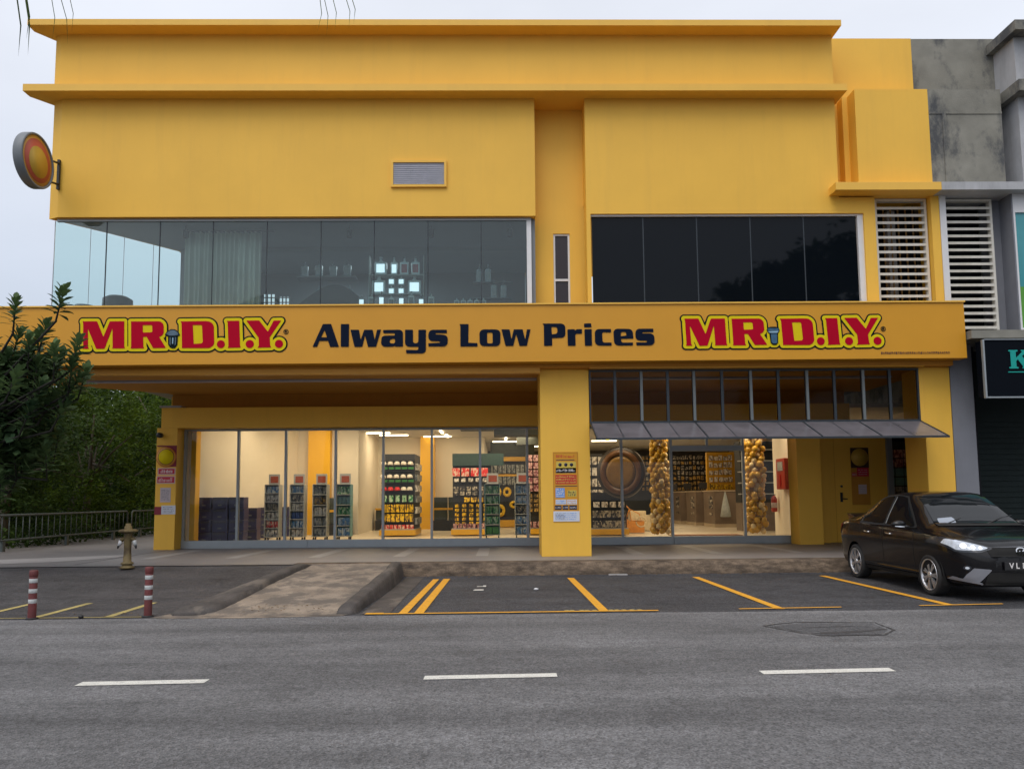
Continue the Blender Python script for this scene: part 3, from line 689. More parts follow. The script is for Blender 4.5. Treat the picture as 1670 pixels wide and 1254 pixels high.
Rg = outline_mesh([(LG(E(circ(1510, 266, 36))), [LG(E(circ(1510, 266, 27)))])], 0, .006, .004, 15.49); r2 = outline_mesh([(LG(E([(1495, 250), (1520, 250), (1525, 262), (1518, 268), (1528, 284), (1518, 284), (1508, 270), (1505, 284), (1495, 284)])), [])], 0, .004, .004, 15.49)
b_ = len(Rg.v); Rg.add(r2.v, r2.f); reg(Rg.build('registered_mark', M['outline'], fas))
for o in parts:
    c = o.copy(); C.objects.link(c); c.location = c.location+Vector((-12.25, 0, .005))
# the screw emblems
blk = [(LG(D([(1315, 290), (1335, 258), (1380, 245), (1450, 245), (1492, 262), (1505, 300), (1478, 345), (1475, 480), (1445, 508), (1400, 508), (1368, 480), (1355, 345), (1330, 325)])), [])]
sb = outline_mesh(blk, 0, .008, .006, 15.476).build('screw_outline', M['outline'], fas)
sb2 = outline_mesh([(LG(D([(1330, 278), (1345, 268), (1485, 270), (1492, 290), (1470, 300), (1345, 300), (1330, 295)])), []), (LG(D([(1372, 350), (1462, 350), (1460, 475), (1440, 488), (1405, 488), (1380, 470)])), [])], 0, .008, .004, 15.471).build('screw_body', M['screw_blue'], sb)
outline_mesh([(LG(D([(1325, 312), (1490, 305), (1465, 335), (1362, 335)])), [])], 0, .008, .004, 15.470).build('screw_flange', M['screw_light'], sb)
def LG2(poly): return [(x-12.25, z+.005) for x, z in LG(poly)]
blk = [(LG2(D([(1300, 320), (1330, 270), (1385, 240), (1440, 242), (1490, 275), (1515, 325), (1485, 345), (1482, 460), (1450, 510), (1412, 515), (1380, 500), (1350, 460), (1347, 345), (1320, 340)])), [])]
sb = outline_mesh(blk, 0, .008, .006, 15.476).build('screw_outline', M['outline'], fas)
M['screw_grey'] = mat('grey_blue_screw_paint', (.07, .12, .17), .4, .35, 12)
outline_mesh([(LG2(D([(1318, 312), (1345, 278), (1390, 255), (1440, 258), (1478, 285), (1498, 318), (1440, 332), (1370, 332)])), []), (LG2(D([(1372, 355), (1385, 355), (1388, 470), (1372, 455)])), []), (LG2(D([(1445, 355), (1462, 355), (1460, 455), (1445, 475)])), [])], 0, .008, .004, 15.471).build('screw_body', M['screw_grey'], sb)
outline_mesh([(LG2(D([(1408, 360), (1424, 360), (1424, 450), (1408, 450)])), [])], 0, .006, .004, 15.470).build('screw_slot', M['screw_light'], sb)
# slogan
def A_(pts): return [(500+x/6.958, 515+y/6.958) for x, y in pts]
def B_(pts): return [(740+x/11.93, 515+y/11.93) for x, y in pts]
def C_(pts): return [(870+x/7.952, 515+y/7.952) for x, y in pts]
G = [
 (A_([(185, 97), (277, 95), (368, 354), (270, 355), (247, 287), (148, 287), (122, 354), (72, 355)]), [A_([(205, 165), (165, 247), (233, 247)])]),
 (A_([(388, 98), (481, 96), (479, 353), (390, 353)]), []),
 (A_([(497, 162), (593, 161), (613, 275), (652, 162), (748, 161), (772, 275), (798, 160), (842, 159), (788, 353), (698, 354), (662, 225), (632, 353), (545, 354)]), []),
 (A_([(868, 163), (1030, 160)]+arc(1045, 200, 45, 40, -80, 0)+[(1092, 350), (1003, 351), (1000, 340), (975, 352), (905, 352)]+arc(895, 310, 50, 42, 90, 180)+[(848, 265)]+arc(895, 262, 48, 35, 190, 265)+[(998, 225), (1000, 205), (985, 198), (868, 200)]), [A_([(940, 290), (950, 268), (975, 262), (1000, 262), (1002, 305), (985, 316), (955, 314), (942, 303)])]),
 (A_([(1115, 160), (1203, 160), (1205, 295), (1220, 312), (1250, 312), (1265, 295), (1266, 160), (1350, 159), (1350, 385)]+arc(1305, 385, 45, 42, 0, 90)+[(1130, 427), (1126, 388), (1255, 390), (1265, 380), (1266, 352), (1165, 352)]+arc(1165, 305, 50, 47, 90, 180)), []),
 (A_([(1587, 159), (1588, 198), (1465, 197), (1458, 205), (1468, 213), (1545, 215)]+arc(1548, 262, 50, 45, -80, 0)+[(1598, 300)]+arc(1545, 298, 52, 50, 0, 90)+[(1380, 348), (1377, 313), (1505, 306), (1512, 298), (1500, 290), (1425, 288)]+arc(1428, 240, 50, 48, 95, 180)+[(1378, 220)]+arc(1430, 212, 50, 52, 190, 265)), []),
 (B_([(105, 162), (282, 162), (275, 525), (452, 530), (455, 595), (122, 597), (122, 195)]), []),
 (B_(arc(585, 355, 92, 90, 180, 270)+arc(810, 355, 92, 90, 270, 360)+arc(810, 500, 88, 90, 0, 90)+arc(585, 500, 90, 90, 90, 180)), [B_(arc(665, 345, 24, 20, 180, 270, 3)+arc(728, 345, 20, 20, 270, 360, 3)+arc(728, 515, 22, 22, 0, 90, 3)+arc(665, 515, 22, 22, 90, 180, 3))]),
 (B_([(922, 264), (1080, 264), (1115, 460), (1162, 264), (1335, 263), (1382, 465), (1420, 263), (1488, 262), (1415, 582), (1272, 584), (1208, 350), (1150, 584), (1000, 584)]), []),
 (C_([(118, 100), (350, 98)]+arc(355, 150, 55, 50, -80, 0)+[(412, 230)]+arc(360, 235, 50, 48, 0, 90)+[(237, 287), (238, 386), (132, 388), (133, 125)]), [C_([(230, 143), (290, 143), (305, 155), (310, 205), (295, 232), (235, 240)])]),
 (C_([(438, 175), (533, 172), (537, 193), (558, 173), (628, 170), (627, 230), (560, 230), (540, 242), (542, 386), (442, 387)]), []),
 (C_([(657, 98), (748, 95), (752, 145), (658, 146)]), []), (C_([(660, 174), (754, 171), (755, 384), (664, 386)]), []),
 (C_([(1006, 168), (1007, 213), (905, 210), (890, 225), (893, 325), (910, 345), (1010, 345), (1010, 384), (860, 384)]+arc(855, 325, 60, 58, 95, 180)+[(795, 220)]+arc(850, 222, 55, 52, 190, 270)), []),
 (C_(arc(1095, 220, 58, 55, 190, 270)+arc(1235, 222, 56, 55, 275, 355)+[(1296, 292), (1135, 295), (1138, 330), (1155, 345), (1290, 344), (1287, 381), (1110, 383)]+arc(1105, 325, 62, 57, 95, 175)), [C_([(1133, 222), (1145, 207), (1190, 206), (1202, 220), (1206, 254), (1133, 262)])]),
 (C_([(1558, 163), (1558, 208), (1420, 209), (1410, 217), (1420, 225), (1520, 226)]+arc(1520, 280, 50, 52, -80, 0)+[(1572, 325)]+arc(1515, 322, 57, 57, 0, 90)+[(1335, 381), (1330, 342), (1462, 342), (1475, 330), (1462, 318), (1385, 318)]+arc(1375, 265, 50, 50, 95, 180)+[(1325, 220)]+arc(1378, 215, 52, 50, 190, 265)), []),
]
def SG(poly): return [(-3.78+(x-512)*.012518, 5.0-(y-530+.0068*(x-512))*.0127) for x, y in poly]
outline_mesh([(SG(o), [SG(h) for h in hs]) for o, hs in G], 0, .010, .014, 15.487).build('slogan_letters', M['navy'], fas)
rd = random.Random(12); mb = MB()
x = 7.84
while x < 9.24:                               # the tiny line of print
    w = rd.uniform(.022, .034); h = .050; z = 4.325
    for a in (0, w-.007): mb.box(x+a, x+a+.007, 15.493, 15.4985, z, z+h*rd.choice((1, .75, 1)))
    mb.box(x+.0071, x+w-.0071, 15.494, 15.4985, z+h*rd.choice((0, .4, .75)), z+h*rd.choice((.9, .95))) if rd.random() < .7 else None
    x += w+.016
mb.build('small_print', mat('brown_print', (.09, .03, .02), .6), fas)

# ---------------------------------------------------------------- awning
awn = T('glass_awning', 'grey glazed awning sloping out over the shop entrance', 'awning', (1.9, 16, 3.0))
M['awning'] = mat('grey_translucent_awning_sheet', (.15, .14, .155), .2, .25, 2, spec=.8, stain=.25, stain_col=(.14, .13, .14))
ae = [1.89, 2.97, 4.08, 5.23, 6.34, 7.52, 8.83]
az = lambda y: 2.60+(y-15.0)*.40
for a, b in zip(ae[:-1], ae[1:]):
    mb = MB(); q = [(a+.01, 15.0), (b-.01, 15.0), (b-.01, 15.94), (a+.01, 15.94)]
    mb.prism(q, lambda x, y: az(y), lambda x, y: az(y)+.008); P('awning_panel', mb, M['awning'], awn)
for x in ae:
    mb = MB(); mb.prism([(x-.012, 14.99), (x+.012, 14.99), (x+.012, 15.95), (x-.012, 15.95)], lambda x, y: az(y)-.012, lambda x, y: az(y)+.022)
    P('awning_rib', mb, M['alu_dark'], awn)
for x in [(a+b)/2 for a, b in zip(ae[:-1], ae[1:])]:
    mb = MB(); mb.prism([(x-.008, 15.0), (x+.008, 15.0), (x+.008, 15.94), (x-.008, 15.94)], lambda x, y: az(y)-.004, lambda x, y: az(y)+.012)
    P('awning_stay', mb, M['alu_dark'], awn)
mb = MB(); mb.box(1.87, 8.85, 14.965, 14.985, 2.565, 2.605); P('awning_edge', mb, M['alu_dark'], awn)
mb = MB(); mb.box(2.06, 2.13, 14.95, 14.964, 2.55, 2.575); P('awning_clip', mb, M['sign_yellow'], awn)

# ---------------------------------------------------------------- neighbour
nb = T('neighbour_building', 'bare grey concrete shophouse adjoining the yellow building', 'building', (10.5, 16, 0))
def Q(name, mb, m, parent=None): return mb.build(name, m, parent or nb)
mb = MB(); mb.box(9.452, 14.2, 16.6, 17.4, 7.9, 11.82); Q('parapet_wall', mb, M['concrete'])
mb = MB(); mb.box(9.412, 11.02, 16.0, 16.6, 8.05, 10.28); Q('bay_wall', mb, M['concrete'])
mb = MB(); mb.box(9.412, 11.02, 15.985, 15.999, 9.72, 9.78); mb.box(9.70, 9.78, 15.985, 15.999, 8.06, 9.72); Q('render_band', mb, M['concrete'])
mb = MB(); mb.box(11.021, 11.33, 16.45, 16.6, 8.05, 10.28); Q('wall', mb, M['grey_paint'])
mb = MB(); mb.box(9.402, 14.2, 15.66, 16.62, 7.88, 8.05); Q('ledge', mb, M['concrete_pale'])
mb = MB(); mb.box(11.33, 14, 15.9, 17.6, 8.06, 11.42); Q('projecting_bay', mb, M['concrete_pale'])
mb = MB(); mb.box(11.17, 14.2, 15.6, 17.5, 11.42, 11.64); Q('coping', mb, M['concrete'])
mb = MB(); mb.box(11.17, 14.2, 15.6, 16.5, 10.05, 10.30); Q('coping', mb, M['concrete'])
mb = MB(); mb.box(9.525, 9.66, 15.99, 16.5, 4.8, 7.88); Q('pier', mb, M['white_paint'])
slat_window(nb, 9.68, 10.76, 4.8, 7.86, 19, False)
mb = MB(); mb.box(11.03, 11.06, 15.9, 16.6, 4.8, 7.88); mb.box(10.76, 11.029, 16.3, 16.6, 4.8, 7.88); Q('wall', mb, M['grey_paint'])
mb = MB(); wall_holes(mb, 11.061, 14, 15.9, 16.0, 4.8, 7.88, [(11.10, 13.9, 4.95, 7.47)]); Q('wall', mb, M['white_paint'])
mb = MB(); mb.box(11.10, 13.9, 15.94, 15.96, 5.85, 7.47); w = Q('window', mb, M['teal_glass'])
mb = MB(); mb.box(11.10, 13.9, 15.94, 15.96, 4.95, 5.849); Q('green_film', mb, mat('green_window_film', (.10, .34, .04), .3, .2, 3), w)
mb = MB(); mb.box(9.645, 14, 15.35, 17.5, 4.62, 4.79); Q('ledge', mb, M['concrete'])
mb = MB(); mb.box(9.54, 10.02, 16.0, 16.8, .24, 4.62); Q('pier', mb, M['grey_paint'])
mb = MB(); mb.box(10.02, 10.25, 16.3, 16.9, .24, 4.62); Q('shutter_rail', mb, M['dark_paint'])
mb = MB(); mb.box(10.25, 14.5, 17.0, 17.1, .24, 4.62)
for k in range(24): mb.box(10.26, 14.5, 16.985, 17.0, .3+k*.12, .3+k*.12+.085)
Q('roller_shutter', mb, mat('dark_green_shutter', (.016, .024, .024), .7, .15, 3, spec=.15))
mb = MB(); mb.box(9.5, 14.5, 17.5, 30, 4.8, 11.0); mb.box(11.6, 14.5, 17.5, 38, .24, 4.8); Q('rear_block', mb, M['concrete'])
ns = T('shop_sign', 'dark navy light box with teal serif letter beside the yellow building', 'sign', (11, 15.2, 3.38))
mb = MB(); mb.box(9.79, 13.2, 15.22, 15.48, 3.40, 4.55, bev=.006); P('box', mb, mat('near_black_sign_face', (.003, .005, .009), .6, .02, 3, spec=.06), ns)
mb = MB(); mb.box(9.765, 9.80, 15.2, 15.26, 3.37, 4.56); mb.box(9.801, 13.2, 15.2, 15.3, 3.37, 3.399); mb.box(9.801, 13.2, 15.2, 15.3, 4.551, 4.57); P('frame', mb, M['alu'], ns)
K = [(10.29, 3.97), (10.47, 3.97), (10.47, 3.99), (10.43, 4.0), (10.43, 4.12), (10.47, 4.16), (10.58, 4.0), (10.56, 3.99), (10.56, 3.97), (10.78, 3.97), (10.78, 3.99), (10.73, 4.0), (10.55, 4.22), (10.68, 4.31), (10.73, 4.32), (10.73, 4.34), (10.55, 4.34), (10.55, 4.32), (10.58, 4.31), (10.43, 4.17), (10.43, 4.31), (10.47, 4.32), (10.47, 4.34), (10.29, 4.34), (10.29, 4.32), (10.33, 4.31), (10.33, 4.0), (10.29, 3.99)]
M['teal_paint'] = mat('teal_sign_paint', (.02, .34, .30), .5, .03, 3, spec=.1)
outline_mesh([(K, [])], .004, .008, .01, 15.208).build('letter', M['teal_paint'], ns)
mb = MB(); mb.box(10.26, 13.0, 15.210, 15.2195, 3.885, 3.905); P('underline', mb, M['teal_paint'], ns)
# ---------------------------------------------------------------- round hanging sign at the corner
M['disc_yel'] = mat('amber_sign_face', (.70, .36, .05), .5, .06, 3)
M['disc_red'] = mat('faded_red_sign_ring', (.55, .11, .06), .5, .08, 3)
M['disc_mid'] = mat('ochre_sign_centre', (.60, .38, .05), .5, .08, 3)
M['rim'] = mat('grey_sign_rim', (.16, .18, .20), .5, .1, 3)
ds = T('round_sign', 'round double faced projecting sign with red ring on a black bracket', 'sign', (-9.33, 16, 8.0))
cx_, cy_, cz_ = -9.34, 15.06, 8.27
mb = MB(); mb.lathe([(.50, -.04), (.50, -.075), (.535, -.08), (.545, -.06), (.545, .09), (.535, .11), (.50, .105), (.50, .07)], (cx_, cy_, cz_), 'x', 44); P('rim', mb, M['rim'], ds)
mb = MB(); mb.lathe([(.499, .071), (.499, .085)], (cx_, cy_, cz_), 'x', 44); P('face', mb, M['disc_yel'], ds)
mb = MB()
mb.lathe([(.43, .086), (.43, .092)], (cx_, cy_, cz_), 'x', 44); P('ring', mb, M['disc_red'], ds)
mb = MB(); mb.lathe([(.31, .093), (.31, .099)], (cx_, cy_+.02, cz_-.02), 'x', 44); P('centre', mb, M['disc_mid'], ds)
mb = MB(); mb.box(-9.38, -9.33, 15.94, 15.995, 8.05, 8.70); mb.tube([(-9.35, 15.95, 8.62), (-9.35, 15.52, 8.52)], .022); mb.tube([(-9.35, 15.95, 8.16), (-9.35, 15.50, 8.05)], .022); P('bracket', mb, M['black'], ds)

# security camera
sc_ = T('security_camera', 'small dark bullet camera fixed high on the left corner pillar', 'camera', (-8.45, 19.35, 3.1))
mb = MB(); mb.lathe([(.03, 0), (.065, .015), (.065, .16), (.05, .18)], (-8.47, 19.13, 3.08), 'y', 14); P('housing', mb, M['black'], sc_)
mb = MB(); mb.tube([(-8.45, 19.36, 3.08), (-8.45, 19.29, 3.08)], .022); P('mount', mb, M['rim'], sc_)

# ---------------------------------------------------------------- signs and notices
M['paper'] = mat('white_paper', (.62, .66, .74), .6, .05, 8)
M['paper_lilac'] = mat('pale_lilac_paper', (.55, .47, .50), .6, .06, 8)
M['red_sticker'] = mat('crimson_sticker', (.50, .015, .045), .45, .06, 8)
M['maroon'] = mat('maroon_card', (.22, .01, .03), .5, .06, 8)
M['ink'] = mat('dark_ink', (.02, .02, .05), .6, .05, 8)
M['blue_print'] = mat('blue_print', (.12, .30, .72), .5, .15, 14)
M['orange_print'] = mat('orange_print', (.62, .24, .05), .5, .15, 14)
M['wink'] = mat('white_ink', (.75, .72, .72), .6, .05, 8)
def scribble(mb, x0, x1, z0, z1, y, rows, seed, h=.6):
    rd = random.Random(seed); rh = (z1-z0)/rows
    for r in range(rows):
        x = x0
        while x < x1-.006:
            w = min(rd.uniform(.010, .035), x1-x); zb = z1-(r+1)*rh+rh*(1-h)/2; zt = zb+rh*h*rd.choice((.6, .8, 1))
            t = min(.008, w/2.2)
            k = rd.randrange(4)
            mb.box(x, x+t, y-.0015, y, zb, zt)
            if k in (0, 1): mb.box(x+w-t, x+w, y-.0015, y, zb, zt)
            if k in (1, 2, 3): mb.box(x+t, x+w-t, y-.0012, y, (zb+zt)/2-t/2, (zb+zt)/2+t/2)
            if k in (2, 0): mb.box(x+t, x+w-t, y-.0012, y, zt-t, zt-.0005)
            x += w+rd.uniform(.006, .012)
    return mb
yp = 19.35
em = T('round_sign', 'round red ringed yellow sign at the top of the notices on the corner pillar', 'sign', (-8.35, yp, 2.6))
mb = MB(); mb.box(-8.575, -8.09, yp-.02, yp-.003, 2.80, 2.83); mb.box(-8.35, -8.092, yp-.012, yp-.003, 2.30, 2.80); P('backing', mb, M['maroon'], em)
mb = MB(); mb.lathe([(.25, -.035), (.25, -.015)], (-8.34, yp, 2.54), 'y', 36); P('ring', mb, M['disc_red'], em)
mb = MB(); mb.lathe([(.235, -.042), (.235, -.036)], (-8.34, yp, 2.54), 'y', 36); P('inner_ring', mb, M['disc_yel'], em)
mb = MB(); mb.lathe([(.200, -.047), (.200, -.0425)], (-8.335, yp, 2.545), 'y', 36); P('groove', mb, M['maroon'], em)
mb = MB(); mb.lathe([(.185, -.052), (.185, -.0475)], (-8.335, yp, 2.545), 'y', 36); P('centre', mb, M['sign_yellow'], em)
def notice(name, label, cat, x0, x1, z0, z1, y, m, inkm, rows, seed, h=.6, pad=.12, group=None, th=.006, border=None):
    t = T(name, label, cat, ((x0+x1)/2, y, z0), 0, group)
    mb = MB(); mb.box(x0, x1, y-th, y-.001, z0, z1); P('sheet', mb, m, t)
    if border:
        mb = MB(); b = .018
        for a in ((x0-b, x1+b, z0-b, z0), (x0-b, x1+b, z1, z1+b), (x0-b, x0, z0, z1), (x1, x1+b, z0, z1)): mb.box(a[0], a[1], y-th, y-.001, a[2], a[3])
        P('border', mb, border, t)
    w, hh = x1-x0, z1-z0; mb = MB(); scribble(mb, x0+w*pad, x1-w*pad, z0+hh*pad, z1-hh*pad, y-th-.0005, rows, seed, h); P('print', mb, inkm, t)
    return t
notice('sticker', 'crimson sticker with white letters directly under the round pillar sign', 'sticker', -8.53, -8.13, 2.12, 2.25, yp, M['red_sticker'], M['wink'], 1, 31, .8, border=M['paper_lilac'])
notice('sticker', 'lower of the two crimson stickers on the corner pillar', 'sticker', -8.55, -8.13, 1.90, 2.05, yp, M['red_sticker'], M['wink'], 1, 32, .85, .08, border=M['paper_lilac'])
notice('notice', 'pale arched paper notice below the crimson stickers on the corner pillar', 'notice', -8.47, -8.21, 1.42, 1.78, yp, M['paper_lilac'], M['rim'], 8, 33, .55)
t_ = notice('notice', 'white card notice with maroon end, lowest on the corner pillar', 'notice', -8.43, -8.08, 1.12, 1.34, yp, M['paper'], M['ink'], 4, 34, .35)
mb = MB(); mb.box(-8.60, -8.431, yp-.006, yp-.001, 1.11, 1.31); P('end_panel', mb, M['maroon'], t_)
yc = Y0
bd = T('poster_board', 'tall yellow board crowded with small posters on the centre pillar', 'notice board', (1.35, yc, .8))
mb = MB(); mb.box(1.11, 1.60, yc-.008, yc-.001, .95, 2.38); P('backing', mb, M['fascia'], bd)
mb = MB()
for a in ((1.095, 1.11, .95, 2.38), (1.60, 1.615, .95, 2.38), (1.095, 1.615, 2.38, 2.395)): mb.box(a[0], a[1], yc-.012, yc-.001, a[2], a[3])
P('frame', mb, M['soffit'], bd)
yy = yc-.0085
M['board_yel'] = mat('pale_yellow_print', (.62, .48, .08), .5, .08, 6)
M['board_red'] = mat('red_print', (.52, .03, .02), .5, .12, 14)
def patch(nm, x0, x1, z0, z1, m, inkm=None, rows=1, seed=1, h=.7):
    mb = MB(); mb.box(x0, x1, yy-.003, yy, z0, z1); q = P(nm, mb, m, bd)
    if inkm:
        mb = MB(); scribble(mb, x0+.015, x1-.015, z0+.01, z1-.01, yy-.0035, rows, seed, h); P('print', mb, inkm, q)
    return q
mb = MB(); scribble(mb, 1.16, 1.55, 2.27, 2.34, yy-.0005, 1, 40, .9); P('heading', mb, M['board_red'], bd)
mb = MB(); mb.box(1.16, 1.54, yy-.002, yy, 2.22, 2.235); mb.box(1.14, 1.59, yy-.002, yy, 1.68, 1.695); P('rule', mb, M['ink'], bd)
patch('panel', 1.16, 1.57, 1.97, 2.19, M['board_yel'])
mb = MB()
for k in range(3): mb.lathe([(.036, -.0045), (.036, -.0031)], (1.24+.12*k, yy, 2.13), 'y', 16)
P('round_items', mb, M['ink'], bd)
patch('panel', 1.15, 1.57, 1.96, 2.065, M['ink'], M['wink'], 1, 41, .6)
patch('panel', 1.14, 1.58, 1.73, 1.92, M['board_red'], M['board_yel'], 3, 42, .6)
patch('panel', 1.14, 1.33, 1.45, 1.65, M['blue_print'], M['wink'], 4, 43, .75)
patch('panel', 1.39, 1.575, 1.47, 1.60, M['board_yel'], M['ink'], 2, 44, .9)
patch('panel', 1.14, 1.36, 1.31, 1.41, M['paper'], M['blue_print'], 2, 45, .8)
patch('panel', 1.375, 1.58, 1.31, 1.41, M['paper'], M['orange_print'], 2, 46, .7)
for k, (a, b) in enumerate(((1.12, 1.26), (1.28, 1.40), (1.42, 1.58))): patch('panel', a, b, 1.20, 1.29, M['ink'], M['wink'], 1, 47+k, .35)
n_ = notice('notice', 'pale blue printed sheet at the foot of the centre pillar posters', 'notice', 1.09, 1.63, .96, 1.17, yc-.009, M['paper'], M['blue_print'], 4, 52, .5, .12)
mb = MB(); scribble(mb, 1.13, 1.33, .99, 1.14, yc-.0165, 5, 53, .42); P('print', mb, M['ink'], n_)
# poster column on the staff door
yd = 19.755
dp = T('poster', 'tall brown poster with dark oval emblem on the yellow staff door', 'poster', (9.25, yd, 1.4))
mb = MB(); mb.box(9.05, 9.52, yd-.008, yd-.001, 1.2, 2.67); P('sheet', mb, M['soffit'], dp)
mb = MB(); mb.box(9.05, 9.52, yd-.012, yd-.0085, 2.15, 2.67); P('dark_panel', mb, mat('dark_brown_print', (.045, .02, .012), .5, .3, 12), dp)
mb = MB(); mb.lathe([(.225, -.016), (.225, -.0125)], (9.285, yd, 2.42), 'y', 28); P('oval', mb, M['disc_mid'], dp)
notice('sticker', 'crimson sticker overlapping the poster on the staff door', 'sticker', 9.20, 9.50, 1.93, 2.15, yd-.009, M['red_sticker'], M['paper_lilac'], 3, 60, .4)
notice('sticker', 'small pink sticker left of the crimson one on the staff door', 'sticker', 9.06, 9.19, 1.92, 2.04, yd-.009, M['disc_red'], M['paper_lilac'], 1, 61, .4)
notice('notice', 'white paper sheet taped low on the staff door poster', 'notice', 9.22, 9.43, 1.48, 1.72, yd-.009, M['paper_lilac'], M['rim'], 3, 62, .2)

# ---------------------------------------------------------------- street things at the left
M['bol_red'] = mat('faded_maroon_bollard', (.12, .022, .022), .6, .25, 8, .1, 60, stain=.5, stain_col=(.05, .03, .03))
M['bol_white'] = mat('reflective_white_band', (.48, .50, .50), .5, .15, 10)
def bollard(x, y, h, lab):
    t = T('bollard', lab, 'bollard', (x, y, 0), 0, 'maroon traffic bollards at the drive entrance')
    mb = MB(); mb.lathe([(.050, 0), (.048, .02), (.046, h-.01), (.040, h), (.0, h+.002)], (x, y, 0), 'z', 20); P('post', mb, M['bol_red'], t)
    for k in range(3):
        z = h-.10-.125*k; mb = MB(); mb.lathe([(.0470, z-.05), (.0478, z-.049), (.0478, z), (.0470, z+.001)], (x, y, 0), 'z', 20); P('white_band', mb, M['bol_white'], t)
    mb = MB(); mb.lathe([(.049, h-.07), (.051, h-.065), (.051, h-.01), (.043, h+.006)], (x, y, 0), 'z', 20); P('cap', mb, M['bol_red'], t)
    mb = MB(); mb.lathe([(.075, .012), (.07, .022), (.05, .025)], (x, y, 0), 'z', 16); P('foot', mb, M['black'], t)
bollard(-5.83, 9.81, .60, 'bollard with white bands standing nearer the left, by the worn yellow stripe')
bollard(-4.44, 9.90, .62, 'bollard with white bands standing close to the rounded ramp kerb')
mb = MB(); mb.blob((-5.22, 9.80, .03), (.035, .03, .03), 1); tag(mb.build('stone', M['black']), 'small dark lump on the asphalt edge between the two bollards', 'stone')
M['hyd'] = mat('ochre_hydrant_paint', (.17, .125, .05), .65, .4, 7, .2, 40, stain=.9, stain_col=(.07, .045, .02), slo=.45, shi=.62, sscale=(5, 5, 5))
M['hyd_red'] = mat('rusty_red_brown_metal', (.20, .09, .04), .6, .3, 7)
hx, hy, hz = -6.82, 14.3, .235
hy_t = T('fire_hydrant', 'ochre pillar fire hydrant with two side outlets on the forecourt', 'hydrant', (hx, hy, hz))
mb = MB(); mb.lathe([(.125, 0), (.125, .03), (.10, .04), (.08, .07), (.11, .075), (.11, .10), (.072, .12), (.062, .35), (.066, .60), (.08, .64)], (hx, hy, hz), 'z', 20); P('barrel', mb, M['hyd'], hy_t)
mb = MB(); mb.lathe([(.08, .64), (.16, .655), (.17, .68), (.14, .70), (.065, .712), (.065, .76), (.05, .765), (.045, .81), (.0, .812)], (hx, hy, hz), 'z', 24); P('cap', mb, M['hyd'], hy_t)
for s in (-1, 1):
    mb = MB(); mb.tube([(hx+s*.05, hy, hz+.53), (hx+s*.09, hy, hz+.53), (hx+s*.12, hy-.01, hz+.50)], [.035, .035, .04], 12); q = P('outlet', mb, M['hyd'], hy_t)
    mb = MB(); mb.tube([(hx+s*.12, hy-.01, hz+.50), (hx+s*.15, hy-.02, hz+.41)], [.038, .028], 12); P('outlet_cap', mb, M['white_paint'] if s < 0 else M['bol_white'], q)
    mb = MB(); mb.tube([(hx+s*.15, hy-.02, hz+.42), (hx+s*.17, hy-.03, hz+.36)], [.024, .014], 8); P('nozzle', mb, M['black'], q)
# railings along the forecourt edge
M['rail'] = mat('grey_galvanised_rail', (.095, .115, .115), .6, .2, 8, metal=.2)
def railing(x, y0, y1, lab, posts, zb=.52, zt=1.13):
    t = T('railing', lab, 'railing', (x, y0, .24), 0, 'grey metal railings along the forecourt edge')
    mb = MB(); mb.tube([(x, y0, .47), (x, y0, zt-.06), (x, y0+.06, zt), (x, y1-.06, zt), (x, y1, zt-.06), (x, y1, .47)], .028, 8); mb.tube([(x, y0, zb), (x, y1, zb)], .024, 8); P('frame', mb, M['rail'], t)
    n = int((y1-y0)/.27)
    for k in range(1, n):
        y = y0+(y1-y0)*k/n; mb = MB(); mb.tube([(x, y, zb), (x, y, zt-.01)], .011, 6); P('bar', mb, M['rail'], t)
    for y in posts:
        mb = MB(); mb.box(x-.035, x+.035, y-.05, y+.05, .24, .50); P('post', mb, M['rail'], t)
railing(-12.2, 15.0, 25.5, 'longer grey railing panel nearest the road before the dark trees', (16.5, 19.2, 22, 24.6))
railing(-12.2, 25.8, 33.0, 'farther grey railing panel next to the corner of the building', (26.4, 29.2, 32))

# ---------------------------------------------------------------- ceiling lamps in the shop (lit in the photo)
M['tube'] = mat('lit_tube', (1, .9, .7), .5, 0, 1, emit=((1, .80, .50), 9))
def lamp(x, y, L, along, lab, grp='lit ceiling tubes in the shop', z=3.70):
    t = T('tube_lamp', lab, 'lamp', (x, y, z), 0, grp)
    a, b = (L/2, .04) if along == 'x' else (.04, L/2)
    mb = MB(); mb.box(x-a, x+a, y-b, y+b, z, z+.035); P('diffuser', mb, M['tube'], t)
    mb = MB(); mb.box(x-a-.02, x+a+.02, y-b-.02, y+b+.02, z+.0355, z+.06); P('housing', mb, M['rim'], t)
for x, y in ((-5.85, 24.2), (-4.3, 26.5), (-3.8, 27.5), (-2.3, 28.2), (-1.2, 29.5), (.2, 31), (1.2, 30), (1.3, 34), (-4.6, 23.6), (2.6, 29), (4.2, 31)):
    lamp(x, y, 1.0, 'x', 'lit ceiling tube running along the shop width')
for x, y in ((-2.0, 26.2), (-1.93, 27.9), (.25, 26.4), (.24, 27.9), (.22, 29.4), (6.4, 27)):
    lamp(x, y, 1.0, 'y', 'lit ceiling tube running towards the back of the shop')
def area(x, y, z, sx, sy, e, col=(1, .78, .51), rot=(0, 0, 0)):
    l = bpy.data.lights.new('ceiling_and_fill_light', 'AREA'); l.shape = 'RECTANGLE'; l.size = sx; l.size_y = sy; l.energy = e; l.color = col
    o = bpy.data.objects.new('ceiling_and_fill_light', l); C.objects.link(o); o.location = (x, y, z); o.rotation_euler = rot
